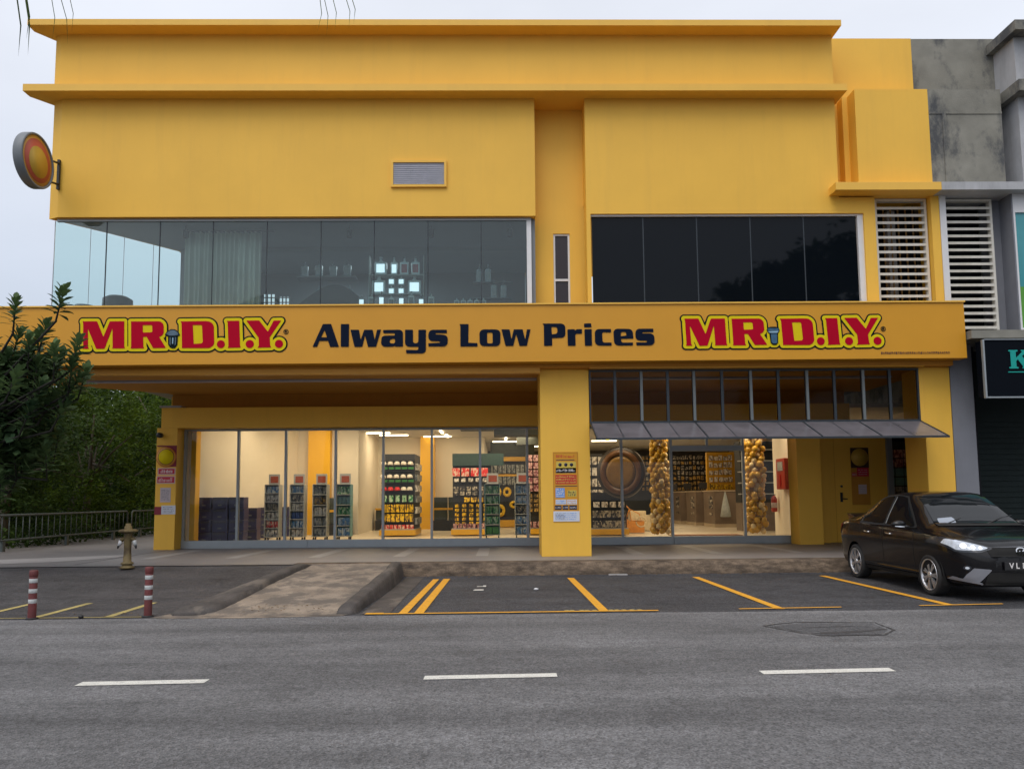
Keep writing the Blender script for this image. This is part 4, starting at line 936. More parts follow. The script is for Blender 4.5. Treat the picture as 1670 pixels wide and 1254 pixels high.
for x, y, e in ((-6.2, 22.0, 20), (-4.9, 23.3, 40), (-2.6, 22, 34), (-3.4, 27.0, 40), (.2, 22.4, 34), (.4, 27.5, 34), (3.4, 23, 30), (5.6, 22.4, 42), (5.2, 29, 40), (9.4, 25, 30), (.8, 33, 28), (7.6, 33.5, 30)):
    area(x, y, 3.66, 1.6, .8, e*(.95 if x < -2 else 1.35))
for x, e in ((-6.6, 9), (-5.2, 26), (-3.4, 26), (-1.2, 32), (.5, 32), (3.0, 24), (5.3, 28), (6.6, 22)): area(x, 20.35, 3.6, 1.2, .15, e, rot=(R(35), 0, 0))  # added fill row above the window, tilted in to brighten the stand fronts
area(-3.5, 18.8, 7.3, 3, 1, 26, (.85, .93, 1))  # added fill lamp brightening the curtain and room upstairs

# ---------------------------------------------------------------- goods helpers
def item(name, lab, cat, grp, mb, m):
    return tag(mb.build(name, m, None), lab, cat, grp)
def spread(proto, spots, rz=0):
    """first spot takes the prototype itself"""
    out = []
    for i, p in enumerate(spots):
        o = proto if i == 0 else proto.copy()
        if i: C.objects.link(o)
        o.location = p; o.rotation_euler = (0, 0, rz+random.Random(i*7+1).uniform(-.12, .12)); out.append(o)
    return out
col = lambda n, c, r=.5, v=.2, s=15: M.setdefault(n, mat(n, c, r, v, s))
col('good_white', (.70, .66, .58)); col('good_red', (.60, .02, .02)); col('good_green', (.04, .22, .05)); col('good_yel', (.72, .46, .02)); col('good_dark', (.02, .022, .028)); col('good_blue', (.05, .10, .30)); col('good_grey', (.34, .38, .38)); col('good_teal', (.12, .26, .27)); col('good_orange', (.6, .25, .04)); col('good_pink', (.40, .12, .14))
col('shelf_yel', (.62, .34, .02), .45, .05, 3); col('shelf_dark', (.018, .02, .022), .5, .1, 3); col('steel', (.38, .40, .40), .4, .05, 3); col('good_cream', (.60, .50, .32)); col('navy_crate', (.045, .045, .13), .35, .25, 6)
def printed(name, bg, fg, s=26):
    """pack artwork: coarse two tone print"""
    if name in M: return M[name]
    m = mat(name, bg, .45, .1, 9); nt = m.node_tree; N, L = nt.nodes.new, nt.links.new
    p = nt.nodes['Principled BSDF']; old = p.inputs['Base Color'].links[0].from_socket
    v = N('ShaderNodeTexVoronoi'); v.inputs['Scale'].default_value = s*.62; g = N('ShaderNodeNewGeometry'); mp = N('ShaderNodeMapping'); mp.inputs['Scale'].default_value = (1.6, .3, .9)
    L(g.outputs['Position'], mp.inputs[0]); L(mp.outputs[0], v.inputs['Vector']); r = N('ShaderNodeMapRange'); r.inputs['From Min'].default_value = .30; r.inputs['From Max'].default_value = .85
    sp = N('ShaderNodeSeparateColor'); L(v.outputs['Color'], sp.inputs[0]); L(sp.outputs[0], r.inputs[0])
    x = N('ShaderNodeMix'); x.data_type = 'RGBA'; L(r.outputs[0], x.inputs[0]); L(old, x.inputs[6]); x.inputs[7].default_value = (*fg, 1); L(x.outputs[2], p.inputs['Base Color'])
    return m
PK = {'dark': printed('dark_pack_print', (.03, .03, .04), (.42, .38, .30)), 'yel': printed('yellow_pack_print', (.80, .50, .01), (.10, .06, .01)), 'red': printed('red_pack_print', (.62, .012, .012), (.7, .5, .4)),
      'green': printed('green_pack_print', (.02, .20, .06), (.45, .60, .42)), 'blue': printed('blue_pack_print', (.06, .20, .42), (.55, .62, .66)), 'grey': printed('grey_pack_print', (.30, .31, .30), (.06, .08, .09)),
      'pink': printed('maroon_pack_print', (.16, .04, .06), (.52, .32, .30)), 'gold': printed('gold_pack_print', (.40, .24, .05), (.05, .04, .03)), 'white': printed('white_pack_print', (.75, .72, .66), (.20, .18, .16))}
def gondola(lab, x0, x1, y0, y1, h, side=True, top=None, shelves=(), sides='good_white', grp='shop display shelving'):
    t = T('display_shelf', lab, 'shelf', ((x0+x1)/2, y0, FZ), 0, grp)
    mb = MB(); mb.box(x0-.04, x1+.04, y0-.18, y1+.02, FZ+.04, FZ+.20, bev=.008); P('base', mb, M['shelf_yel'], t)
    mb = MB(); mb.box(x0-.02, x1+.02, y0-.17, y1, FZ+.202, FZ+.225); P('base_shelf', mb, M['steel'], t)
    mb = MB(); mb.box(x0, x1, y0, y1, FZ+.226, FZ+h); P('back_panel', mb, M['shelf_dark'], t)
    for z in shelves:
        mb = MB(); mb.box(x0, x1, y0-.14, y0-.001, FZ+z-.012, FZ+z); P('shelf', mb, M['shelf_dark'], t)
    if side:
        n = 6
        for k in range(n):
            z = FZ+.35+(h-.5)*k/n; mb = MB(); mb.box(x1+.001, x1+.06, y0+.08, y1-.08, z, z+(h-.5)/n*.6); P('side_bin', mb, PK['white'] if k % 2 else PK['grey'], t)
    return t
g1 = gondola('tall black shelf stacked with white hats, green packs and yellow gloves', -3.55, -2.56, 23.1, 24.6, 2.45, shelves=(.55, .92, 1.25, 1.6, 1.95, 2.25))
hat = MB(); hat.lathe([(.005, .12), (.06, .11), (.085, .06), (.09, .01)], (0, 0, 0), 'z', 14); hat.blob((0, -.055, .03), (.06, .07, .015), 2)
hm = item('cap', 'white cap hanging in a row on the tall black shelf', 'cap', 'white caps on the black shelf', hat, M['good_white'])
sp_ = [(-3.48+.2*i, 22.98, FZ+2.12) for i in range(5)]+[(-3.50+.2*i, 22.98, FZ+1.73) for i in range(5)]+[(-2.88, 22.98, FZ+1.36), (-2.70, 22.98, FZ+1.36)]
spread(hm, sp_)
hr = hm.copy(); hr.data = hm.data.copy(); hr.data.materials[0] = M['good_red']; C.objects.link(hr); hr['label'] = 'red cap among the white caps on the tall black shelf'; hr['group'] = 'red caps on the black shelf'
spread(hr, [(-3.46, 22.98, FZ+1.36), (-3.27, 22.98, FZ+1.36), (-3.07, 22.98, FZ+1.36)])
pk = MB(); pk.box(-.06, .06, -.03, .03, 0, .10, bev=.006)
def packs(lab, grp, m, x0, x1, n, y, z, w, h, d=.05, cat='pack', gap=.9, name='pack', dz=0):
    mb = MB(); mb.box(-w*gap/2, w*gap/2, -d/2, d/2, 0, h, bev=min(w, h)*.06)
    p = item(name, lab, cat, grp, mb, m)
    return spread(p, [(x0+(x1-x0)*(i+.5)/n, y, z+dz*(i % 2)) for i in range(n)])
for z in (1.99, 1.61): packs('small green pack in the rows between the white caps', 'green packs under the caps', M['good_green'], -3.54, -2.57, 5, 23.02, FZ+z, .17, .07)
packs('olive and green glove pack below the caps', 'olive glove packs', PK['green'], -3.54, -2.57, 5, 23.0, FZ+1.02, .14, .2)
for z in (.72, .44): packs('yellow glove pack hanging in two rows on the black shelf', 'yellow glove packs', PK['yel'], -3.53, -2.58, 7, 22.98, FZ+z, .125, .23)
packs('orange and red pack on the bottom of the black cap shelf', 'orange bottom packs', PK['red'], -3.54, -2.57, 8, 22.98, FZ+.23, .11, .12)
g2 = gondola('black shelf with dark green header and red packs behind the middle panes', -1.43, -.28, 23.1, 24.0, 2.45, False)
mb = MB(); mb.box(-1.43, .1, 22.95, 23.05, FZ+2.08, FZ+2.44); P('header', mb, col('header_green', (.010, .04, .035)), g2)
packs('red pack hanging under the dark green header', 'red packs', PK['red'], -1.46, -.35, 4, 22.95, FZ+1.76, .26, .25)
packs('pale round pack below the red packs', 'pale round packs', PK['white'], -1.42, -.35, 5, 22.97, FZ+1.60, .15, .11)
for z in (1.20, 1.34): packs('small dark and cream pack in the middle of the black shelf', 'dark and cream packs', PK['dark'], -1.42, -.3, 6, 22.98, FZ+z, .16, .12)
packs('yellow boxed pack near the centre of the black shelf', 'yellow boxed packs', PK['yel'], -1.1, -.3, 4, 22.98, FZ+1.0, .18, .14)
for k in range(5): packs('small yellow pack in the grid of five rows on the black shelf', 'small yellow packs', PK['yel'], -1.4, -.35, 5, 22.98, FZ+.90-.13*k-.05, .13, .09)
packs('small maroon pack on the lowest shelf behind the middle panes', 'maroon packs', PK['pink'], -1.42, -.3, 8, 22.96, FZ+.23, .12, .14)
g3 = gondola('maroon packed shelf half hidden behind the centre pillar', .78, 1.9, 23.2, 24.0, 2.40, False)
for k in range(5): packs('maroon card pack on the shelf beside the centre pillar', 'maroon card packs', PK['pink'], .80, 1.5, 4, 23.05, FZ+1.30+.225*k, .16, .19)
for k in range(4): packs('gold pack on the lower rows of the maroon shelf', 'gold packs', PK['gold'], .80, 1.5, 4, 23.05, FZ+.70+.14*k, .13, .10)
packs('pink pack on the bottom row of the maroon shelf', 'pink packs', PK['pink'], .80, 1.5, 5, 23.02, FZ+.23, .12, .18)
# far yellow framed shelf
g4 = T('display_shelf', 'far yellow framed shelf hung with bottles and large yellow rings', 'shelf', (.4, 29.5, FZ), 0, 'shop display shelving')
mb = MB(); mb.box(-.55, 1.15, 29.7, 29.9, FZ, 2.85); P('back_panel', mb, M['shelf_dark'], g4)
mb = MB(); mb.box(-.60, 1.2, 29.5, 29.69, 2.86, 3.02); mb.box(-.60, -.50, 29.5, 29.69, 2.2, 2.859); mb.box(-.50, 1.2, 29.5, 29.69, 2.28, 2.36); mb.box(-.6, 1.2, 29.3, 29.69, FZ+.02, FZ+.28); P('frame', mb, M['shelf_yel'], g4)
for z in (2.40, 1.95): packs('grey bottle standing on the far yellow framed shelf', 'grey bottles on the far shelf', PK['grey'], -.45, 1.1, 9, 29.55, z, .15, .32, cat='bottle', name='bottle')
def ring(x, z, r, s):
    mb = MB(); n = 20; vs = []; fs = []
    for k in range(n):
        t = 2*math.pi*k/n
        for q in range(8):
            u = 2*math.pi*q/8; rr = r*(1+.45*math.cos(u)); vs.append((x+rr*math.cos(t), 29.5+.06*math.sin(u), z+s*rr*math.sin(t)))
    for k in range(n):
        for q in range(8): fs.append((k*8+q, ((k+1) % n)*8+q, ((k+1) % n)*8+(q+1) % 8, k*8+(q+1) % 8))
    mb.add(vs, fs, True); return mb
for i, (x, z, r, s, lb) in enumerate(((-.12, 1.68, .115, 1.15, 'left of the upper pair of yellow rings on the far shelf'), (.25, 1.68, .115, 1.15, 'right of the upper pair of yellow rings on the far shelf'), (-.02, .98, .14, 1.2, 'large yellow ring lowest on the far shelf'), (.52, 1.2, .13, .8, 'squat yellow ring beside the blue display stand'))):
    item('yellow_ring', lb, 'ring', 'yellow rings on the far shelf', ring(x, z, r, s), M['good_yel'])
M['rust_card'] = mat('rust_red_card', (.30, .06, .025), .5, .3, 20)
# wheeled display stands behind the glass
def stand(x, y, lab, body, art, h=1.42, w=.40, seed=0, tiers=5, signm=None):
    t = T('display_stand', lab, 'stand', (x, y, FZ), 0, 'slim product stands inside the shop window')
    z0 = FZ+.10
    mb = MB(); mb.box(x-w/2, x-w/2+.02, y-.15, y+.18, z0, z0+h); mb.box(x+w/2-.02, x+w/2, y-.15, y+.18, z0, z0+h); mb.box(x-w/2+.021, x+w/2-.021, y+.15, y+.17, z0, z0+h); P('body', mb, body, t)
    mb = MB(); st = h/tiers
    for k in range(tiers+1): mb.box(x-w/2+.021, x+w/2-.021, y-.17, y+.149, z0+k*st-.0, z0+k*st+.018)
    P('shelves', mb, M['steel'], t)
    mb = MB(); mb.box(x-w/2+.06, x+w/2-.04, y+.02, y+.05, z0+h+.02, z0+h+.30); q = P('sign_card', mb, M['steel'], t)
    mb = MB(); mb.box(x-w/2+.11, x+w/2-.08, y+.01, y+.0199, z0+h+.06, z0+h+.24); P('print', mb, signm or M['rust_card'], q)
    for sx in (-1, 1):
        for sy in (-1, 1):
            mb = MB(); mb.lathe([(.045, -.015), (.045, .015)], (x+sx*(w/2-.04), y+sy*.12, FZ+.047), 'x', 12); P('wheel', mb, M['black'], t)
    rd = random.Random(seed); short = lab.split(', ')[-1].split(' from')[0] if ',' in lab else 'centre pane'
    for k in range(tiers):
        n = 2 if seed % 2 else 3
        m = art[k % len(art)]
        packs('pack on the '+lab.split(' stand')[0]+' stand, '+short, 'packs of the '+lab.split(' stand')[0]+' stand, '+short, m, x-w/2+.03, x+w/2-.03, n, y-.02, z0+k*st+.02, (w-.06)/n, st*.75)
    return t
stand(-6.25, 21.35, 'slim stand of white and grey packs, first from the dark crates', M['steel'], [PK['white'], PK['red'], PK['white'], PK['dark'], PK['white'], PK['blue']], seed=2, tiers=6)
stand(-5.58, 21.4, 'slim stand with blue lower packs, second from the dark crates', M['steel'], [PK['white'], PK['blue'], M['good_blue'], PK['white'], PK['dark'], PK['blue']], seed=4, tiers=6)
stand(-4.96, 21.4, 'slim stand of grey and olive packs, third from the dark crates', M['steel'], [PK['grey'], PK['grey'], PK['white'], PK['gold'], PK['grey']], seed=6)
stand(-4.32, 21.45, 'slim dark teal stand of bottles, fourth from the dark crates', M['good_teal'], [PK['blue'], PK['blue'], PK['green'], M['good_teal'], PK['green']], seed=8)
stand(-.23, 21.35, 'slim green stand with orange sign behind the middle panes', M['good_teal'], [M['good_green'], PK['green'], PK['green'], PK['green'], PK['green']], seed=9, h=1.40, w=.42)
stand(.60, 21.35, 'slim pale blue stand with orange sign beside the centre pillar', M['good_grey'], [PK['blue'], PK['blue'], PK['dark'], PK['blue'], PK['blue']], seed=11, h=1.40, w=.42)
# dark crates stacked along the left wall
def crate_proto():
    t = T('storage_crate', 'dark navy crate', 'crate', (0, 0, 0), 0, 'dark crates stacked along the left wall')
    mb = MB(); mb.box(-.195, .195, -.2, .2, .0, .297, bev=.018); P('bin', mb, M['navy_crate'], t)
    mb = MB(); mb.box(-.16, .16, -.214, -.201, .22, .28, bev=.004); P('lip', mb, col('crate_lip', (.06, .06, .09)), t)
    mb = MB(); mb.box(-.05, .05, -.208, -.2005, .07, .11); P('label_plate', mb, M['rim'], t)
    return t
cp = crate_proto(); first = True
rows = ['bottom', 'second', 'third', 'top']
for c, (x, y, n, lab) in enumerate(((-7.74, 20.5, 4, 'nearest the left frame'), (-7.33, 20.5, 4, 'second from the left frame'), (-6.92, 20.55, 4, 'beside the first glazing bar'), (-7.0, 21.9, 3, 'just right of the first glazing bar'), (-6.95, 23.0, 3, 'fifth from the left frame'), (-6.62, 24.1, 3, 'deepest, behind the first slim stand'))):
    for k in range(n):
        lb = 'navy crate, %s tier of the stack %s' % (rows[k] if k < n-1 or n == 3 and k < 2 else 'top', lab)
        o = cp if first else copy_tree(cp); first = False
        o.location = (x+random.Random(c*9+k).uniform(-.01, .01), y, FZ+.001+.299*k); o['label'] = lb; o.rotation_euler = (0, 0, random.Random(c*5+k).uniform(-.03, .03))
# dark low shelves at the back left
def low_shelf(x0, x1, y, lab, rows_=2, m=None):
    t = T('low_shelf', lab, 'shelf', ((x0+x1)/2, y, FZ), 0, 'low shelves along the back wall')
    mb = MB(); mb.box(x0, x1, y, y+.5, FZ, FZ+.35); P('plinth', mb, M['shelf_dark'], t)
    n = max(2, int((x1-x0)/.42))
    for r in range(rows_):
        for k in range(n):
            a = x0+(x1-x0)*k/n; mb = MB(); mb.box(a+.02, a+(x1-x0)/n-.02, y+.02, y+.4, FZ+.36+.42*r, FZ+.36+.42*r+.38, bev=.02); P('bin', mb, m or col('bin_dark', (.03, .04, .03)), t)
    mb = MB(); mb.box(x0, x1, y+.005, y+.015, FZ+.72, FZ+.79); P('price_rail', mb, M['shelf_yel'], t)
low_shelf(-2.35, -.85, 27.0, 'low shelf of black bins with yellow rail by the back wall')
low_shelf(-4.5, -3.6, 27.8, 'low dark shelf of bins behind the capped black shelf', 1)
low_shelf(-5.6, -4.7, 24.2, 'low dark shelf beside the yellow interior pillar', 2)
# ---- right hand side of the shop
def balloon_column(x, y, h, lab):
    M.setdefault('balloon', mat('gold_balloon', (.50, .29, .03), .25, .4, 6, spec=.5)); M.setdefault('balloon_pale', mat('pearl_balloon', (.74, .58, .30), .2, .2, 6, spec=.6))
    rd = random.Random(int(x*10)); n = 0; a = MB(); a.blob((0, 0, 0), (.088, .088, .10), 2); a.lathe([(.012, -.114), (.004, -.098)], (0, 0, 0), 'z', 6)
    p1 = item('balloon', 'gold balloon of the bunched column '+lab, 'balloon', 'balloons of the column '+lab, a, M['balloon']); p1.data = p1.data
    a = MB(); a.blob((0, 0, 0), (.07, .07, .082), 2); a.lathe([(.012, -.095), (.004, -.080)], (0, 0, 0), 'z', 6)
    p2 = item('balloon', 'pale pearl balloon scattered in the column '+lab, 'balloon', 'pearl balloons of the column '+lab, a, M['balloon_pale'])
    S1, S2 = [], []
    k = 0; z = FZ+.11
    while z < h:
        for q in range(7):
            t = q*math.pi*2/7+k*.45; r = .185+rd.uniform(-.02, .035)+.06*max(0, .5-(z-FZ))
            (S2 if rd.random() < .22 else S1).append((x+r*math.cos(t), y+r*math.sin(t), z+rd.uniform(-.03, .03)))
        z += .135; k += 1
    for p, s_ in ((p1, S1), (p2, S2)):
        for i, q in enumerate(s_):
            o = p if i == 0 else p.copy()
            if i: C.objects.link(o)
            o.location = q; o.rotation_euler = (rd.uniform(-.5, .5), rd.uniform(-.5, .5), 0)
balloon_column(4.30, 20.75, 3.4, 'left of the entrance')
balloon_column(6.90, 20.85, 3.4, 'right of the entrance')
# hanging round emblem
re = T('round_emblem', 'big shaded bronze round emblem hanging behind the glass left of the entrance', 'emblem', (3.30, 21.1, 1.5))
M['bronze'] = mat('shaded_bronze_rim', (.10, .042, .012), .4, .3, 6); M['bronze2'] = mat('shaded_gold_disc', (.17, .09, .016), .45, .25, 5); M['rimd'] = mat('near_black_rim', (.02, .015, .012), .4, .1, 5)  # shading on the emblem is put into these dark browns
Mr = Matrix.Translation((3.30, 21.1, 2.13)) @ Matrix.Rotation(R(-18), 4, 'Z') @ Matrix.Diagonal((1, 1, 1.08, 1))
mb = MB(); mb.lathe([(.60, -.02), (.66, .02), (.66, .18), (.58, .20)], (0, 0, 0), 'y', 44); mb.build('rim', M['rimd'], re, M=Mr)
mb = MB(); mb.lathe([(.57, -.005), (.57, -.03), (.50, -.045), (.42, -.03), (.42, -.004)], (0, 0, 0), 'y', 44); mb.build('ring', M['bronze'], re, M=Mr)
mb = MB(); mb.lathe([(.40, -.031), (.40, -.036), (.33, -.05), (.30, -.046)], (0, 0, 0), 'y', 44); mb.build('disc', M['bronze2'], re, M=Mr)
mb = MB(); mb.tube([(3.3, 21.2, 2.7), (3.3, 21.2, 3.74)], .01, 6); mb.build('cord', M['black'], re)
# shelf unit left of the entrance
g5 = gondola('low shelf of striped packs under the round emblem', 2.6, 3.65, 22.4, 23.0, 1.25, False, shelves=(.5, .8, 1.05))
for z in (.24, .53): packs('small patterned pack on the low shelf under the emblem', 'patterned packs', PK['dark'], 2.65, 3.6, 10, 22.3, FZ+z, .095, .2)
packs('cream pack on the middle of the low shelf under the emblem', 'cream packs', PK['white'], 2.65, 3.6, 4, 22.3, FZ+.82, .2, .16)
g6 = gondola('tall shelf of hats and white packs behind the round emblem', 2.2, 3.4, 25.5, 26.2, 2.55, False)
for k in range(4): packs('white pack hanging behind the round emblem', 'white packs behind the emblem', PK['white'], 2.2, 3.4, 6, 25.35, FZ+1.1+.36*k, .18, .26)
for i, (x, y, w, h, c) in enumerate(((4.15, 24.0, .55, .35, 'good_orange'), (4.25, 24.1, .5, .30, 'good_cream'), (4.7, 25.5, .6, .5, 'good_cream'), (5.0, 27.0, .6, .3, 'good_white'))):
    mb = MB(); z = FZ+.02+(.36 if i == 1 else 0); mb.box(x-w/2, x+w/2, y-.2, y+.2, z, z+h, bev=.01)
    item('carton', ['orange carton on the floor right of the low shelf', 'cream carton stacked on the orange carton', 'larger cream carton behind the left balloon column', 'low white carton far behind the left balloon column'][i], 'carton', 'cartons on the shop floor', mb, M[c])
bk = T('push_bike', 'small cream ride-on with round frame beside the left balloon column', 'toy', (4.0, 23.5, FZ))
for s, (x, z, r) in enumerate(((3.75, .62, .13), (4.25, .66, .15))):
    mb = MB(); n = 20
    mb.tube([(x+r*math.cos(2*math.pi*k/n), 23.4, FZ+z-.3+r*math.sin(2*math.pi*k/n)) for k in range(n+1)], .022, 6); P('wheel', mb, M['good_cream'] if s else M['good_orange'], bk)
mb = MB(); mb.tube([(3.75, 23.4, FZ+.32), (3.9, 23.4, FZ+.75), (4.2, 23.4, FZ+.6), (4.25, 23.4, FZ+.36), (3.95, 23.4, FZ+.4), (3.9, 23.4, FZ+.75), (3.8, 23.4, FZ+.85)], .02, 6); P('frame', mb, M['good_orange'], bk)
# checkout counters seen through the entrance
M['counter'] = mat('brown_counter_panel', (.17, .13, .10), .4, .2, 2); M['counter_top'] = mat('pale_counter_top', (.42, .34, .24), .35, .1, 3)
Cn = [(7.2, 33.5), (7.35, 31.5), (7.5, 29.6), (7.7, 27.7)]
for i, (x, y) in enumerate(Cn):
    t = T('checkout_counter', ['checkout counter farthest from the entrance', 'third checkout counter from the entrance, dark fronted', 'second checkout counter from the entrance', 'checkout counter nearest the entrance, seen end on'][i], 'counter', (x, y, FZ), 0, 'checkout counters')
    x1 = x+ (1.8 if i == 3 else 1.2)
    mb = MB(); mb.box(x+.0, x1, y, y+1.5, FZ+.12, 1.62); P('panel', mb, M['counter'], t)
    mb = MB(); mb.box(x-.04, x1+.04, y-.04, y+1.54, 1.621, 1.67); P('top', mb, M['counter_top'], t)
    mb = MB(); mb.box(x-.02, x1, y-.02, y+1.5, FZ+.0, FZ+.119); P('kick', mb, M['counter_top'], t)
    mb = MB(); mb.box(x-.012, x-.001, y+.25, y+.75, 1.0, 1.45); mb.box(x-.012, x-.001, y+.3, y+.7, .75, .85); P('rack', mb, PK['dark'], t)
    if i < 3:
        mb = MB(); mb.box(x+.3, x+.62, y+.6, y+.66, 1.75, 2.0, bev=.01); mb.box(x+.44, x+.48, y+.64, y+.68, 1.67, 1.78)
        item('till_screen', ['till screen on the farthest checkout counter', 'till screen on the third checkout counter', 'till screen on the second checkout counter'][i], 'screen', 'till screens', mb, M['black'])
mb = MB(); mb.lathe([(.005, .9), (.05, .75), (.14, .35), (.20, 0), (.0, 0)], (0, 0, 0), 'z', 10); o = item('umbrella', 'closed pale umbrella shape standing against the nearest checkout counter', 'umbrella', 'closed umbrella', mb, M['good_grey']); o.location = (8.0, 27.4, .72); del o['group']
# pegboard walls at the back, entrance view
g7 = T('display_wall', 'dark pegboard wall crowded with small gold hung goods beyond the checkouts', 'shelf', (7.5, 36, FZ))
mb = MB(); mb.box(5.9, 10.4, 36.2, 36.4, FZ, 3.4); P('panel', mb, M['shelf_dark'], g7)
far = MB(); rd = random.Random(9)
for r in range(7):
    for k in range(20):
        x, z, w, h = 6.6+3.7*(k+.5)/20, 1.75+.24*r+rd.uniform(-.01, .01), rd.uniform(.10, .16), rd.uniform(.12, .19)
        far.box(x-w/2, x+w/2, 35.97, 36.03, z, z+h, mi=rd.choice((0, 0, 1)) if r > 1 else 1)
g8 = T('display_wall', 'bright white and yellow panel of packs at the right of the entrance view', 'shelf', (9.6, 33, FZ))
mb = MB(); mb.box(8.7, 9.9, 32.3, 32.5, FZ, 3.3); P('panel', mb, M['shelf_yel'], g8)
for r in range(5):
    for k in range(5): far.box(8.77+.2*k, 8.77+.2*k+rd.uniform(.12, .17), 32.17, 32.23, 1.75+.30*r, 1.75+.30*r+rd.uniform(.16, .24), mi=2 if r else 3)
tag(far.build('packs', [PK['dark'], PK['gold'], PK['white'], PK['yel']], None, (8.5, 34, 1.7)), 'mass of small hung packs on the far walls beyond the checkouts', 'packs', kind='stuff')
mb = MB(); mb.box(9.85, 10.6, 30.5, 31.2, FZ, 3.739); P('interior_pillar', mb, M['shelf_yel'])
g9 = T('display_shelf', 'dark tall shelf behind the right balloon column', 'shelf', (8.6, 25, FZ), 0, 'shop display shelving')
mb = MB(); mb.box(7.7, 9.3, 24.6, 25.2, FZ+.9, 3.2); P('back_panel', mb, M['shelf_dark'], g9)
mb = MB()
for k in range(5): mb.box(7.6, 9.3, 24.3, 24.59, 1.5+.35*k, 1.53+.35*k)
P('shelves', mb, M['steel'], g9)
mb = MB(); mb.box(7.7, 9.3, 24.6, 25.2, FZ, FZ+.899); P('cabinet', mb, M['counter'], g9)
# fire things by the entrance
Mw = Matrix.Translation((7.69, 20.95, 0)) @ Matrix.Rotation(R(-90), 4, 'Z')
fc = T('hose_cabinet', 'red fire hose cabinet on the cream wall right of the entrance', 'cabinet', (7.6, 20.4, 1.5)); M['fire_red'] = mat('fire_red_paint', (.40, .035, .02), .4, .1, 5)
mb = MB(); mb.box(-.02, .62, -.15, -.003, 1.62, 2.45, bev=.015); mb.build('case', M['fire_red'], fc, M=Mw)
mb = MB(); mb.box(.12, .50, -.165, -.151, 2.12, 2.36); mb.build('window', M['good_grey'], fc, M=Mw)
mb = MB(); mb.box(.27, .33, -.175, -.151, 1.70, 2.02); mb.build('handle', M['good_red'], fc, M=Mw)
fe = T('fire_extinguisher', 'small red fire extinguisher hanging below the hose cabinet', 'extinguisher', (7.45, 20.25, .7))
X, Yq, Zq = 7.63, 21.45, 1.0
mb = MB(); mb.lathe([(.0, 0), (.075, .01), (.08, .05), (.08, .36), (.05, .43), (.025, .46)], (X, Yq, Zq), 'z', 16); P('cylinder', mb, M['fire_red'], fe)
mb = MB(); mb.lathe([(.081, .12), (.0815, .26)], (X, Yq, Zq), 'z', 16); P('sticker', mb, M['paper_lilac'], fe)
mb = MB(); mb.box(X-.07, X+.05, Yq-.012, Yq+.012, Zq+.47, Zq+.49); mb.tube([(X, Yq, Zq+.45), (X, Yq, Zq+.5)], .018); P('valve', mb, M['black'], fe)
mb = MB(); mb.tube([(X-.03, Yq-.01, Zq+.46), (X-.10, Yq-.03, Zq+.40), (X-.11, Yq-.03, Zq+.1)], .012, 6); P('hose', mb, M['black'], fe)
# goods in the dark opening right of the door
t = T('display_shelf', 'dark rack of red and teal packs in the opening right of the staff door', 'shelf', (10.7, 20.8, .24))
mb = MB(); mb.box(10.25, 11.3, 20.9, 21.15, .24, 2.9); P('back_panel', mb, M['shelf_dark'], t)
for k, (m, lb) in enumerate(((PK['grey'], 'grey folded pack in the lower rack right of the staff door'), (M['good_teal'], 'teal pack in the middle of the rack right of the staff door'), (PK['pink'], 'maroon pack at the top of the rack right of the staff door'))):
    for r in range(2): packs(lb, lb.replace(' pack', ' packs'), m, 10.45, 11.2, 3, 20.75, 1.2+.5*k+.25*r, .24, .22)

# ---------------------------------------------------------------- upper floor things
M['curtain'] = mat('pale_grey_curtain', (.75, .75, .70), .8, .08, 3)
mb = MB(); x = -6.98; vs = []; n = 220; rd = random.Random(3)
ph = [rd.uniform(0, 6) for _ in range(4)]
for i in range(n+1):
    x = -6.95+1.68*i/n; yv = 16.75+.06*math.sin(x*62+ph[0]+1.5*math.sin(x*5))+.02*math.sin(x*31+ph[1])
    vs += [(x, yv, 4.8), (x+.01*math.sin(x*9), yv+.01, 6.1), (x, yv, 7.38)]
mb.add(vs, [(3*i+k, 3*i+3+k, 3*i+4+k, 3*i+1+k) for i in range(n) for k in range(2)], True)
cu = T('curtain', 'pale grey pleated curtain hanging behind the upper left glass', 'curtain', (-6, 16.75, 7.4))
mb.build('drape', M['curtain'], cu); mb = MB(); mb.tube([(-7.0, 16.75, 7.41), (-5.0, 16.75, 7.41)], .015, 6); mb.build('track', M['black'], cu)
mb = MB(); mb.lathe([(.02, .55), (.20, .52), (.30, .46), (.31, .10), (.26, 0)], (0, 0, 0), 'z', 28); o = item('drum_stool', 'round black padded stool by the upper left corner glass', 'stool', 'x', mb, M['black']); o.location = (-8.32, 16.6, 5.37); del o['group']
mb = MB(); mb.lathe([(.20, .18), (.22, .10), (.2, 0)], (0, 0, 0), 'z', 24); o = item('low_stool', 'flat dark stool top just left of the padded stool upstairs', 'stool', 'x', mb, M['rim']); o.location = (-9.0, 16.55, 5.50); del o['group']
for i, x in enumerate((-6.85, -3.28, -1.48, .25)):
    t = T('spotlight', ['small black spotlight above the upstairs curtain', 'black spotlight above the arched upstairs shelf', 'black spotlight right of the tower of bottles', 'black spotlight nearest the upper glass edge'][i], 'spotlight', (x, 16.5, 7.2), 0, 'spotlights under the upper ceiling')
    mb = MB(); mb.lathe([(.045, 0), (.06, .02), (.06, .17), (.04, .18)], (x, 16.5, 7.17), 'z', 14); P('can', mb, M['black'], t)
    mb = MB(); mb.tube([(x, 16.5, 7.30), (x, 16.5, 7.455)], .008, 6); P('stem', mb, M['black'], t)
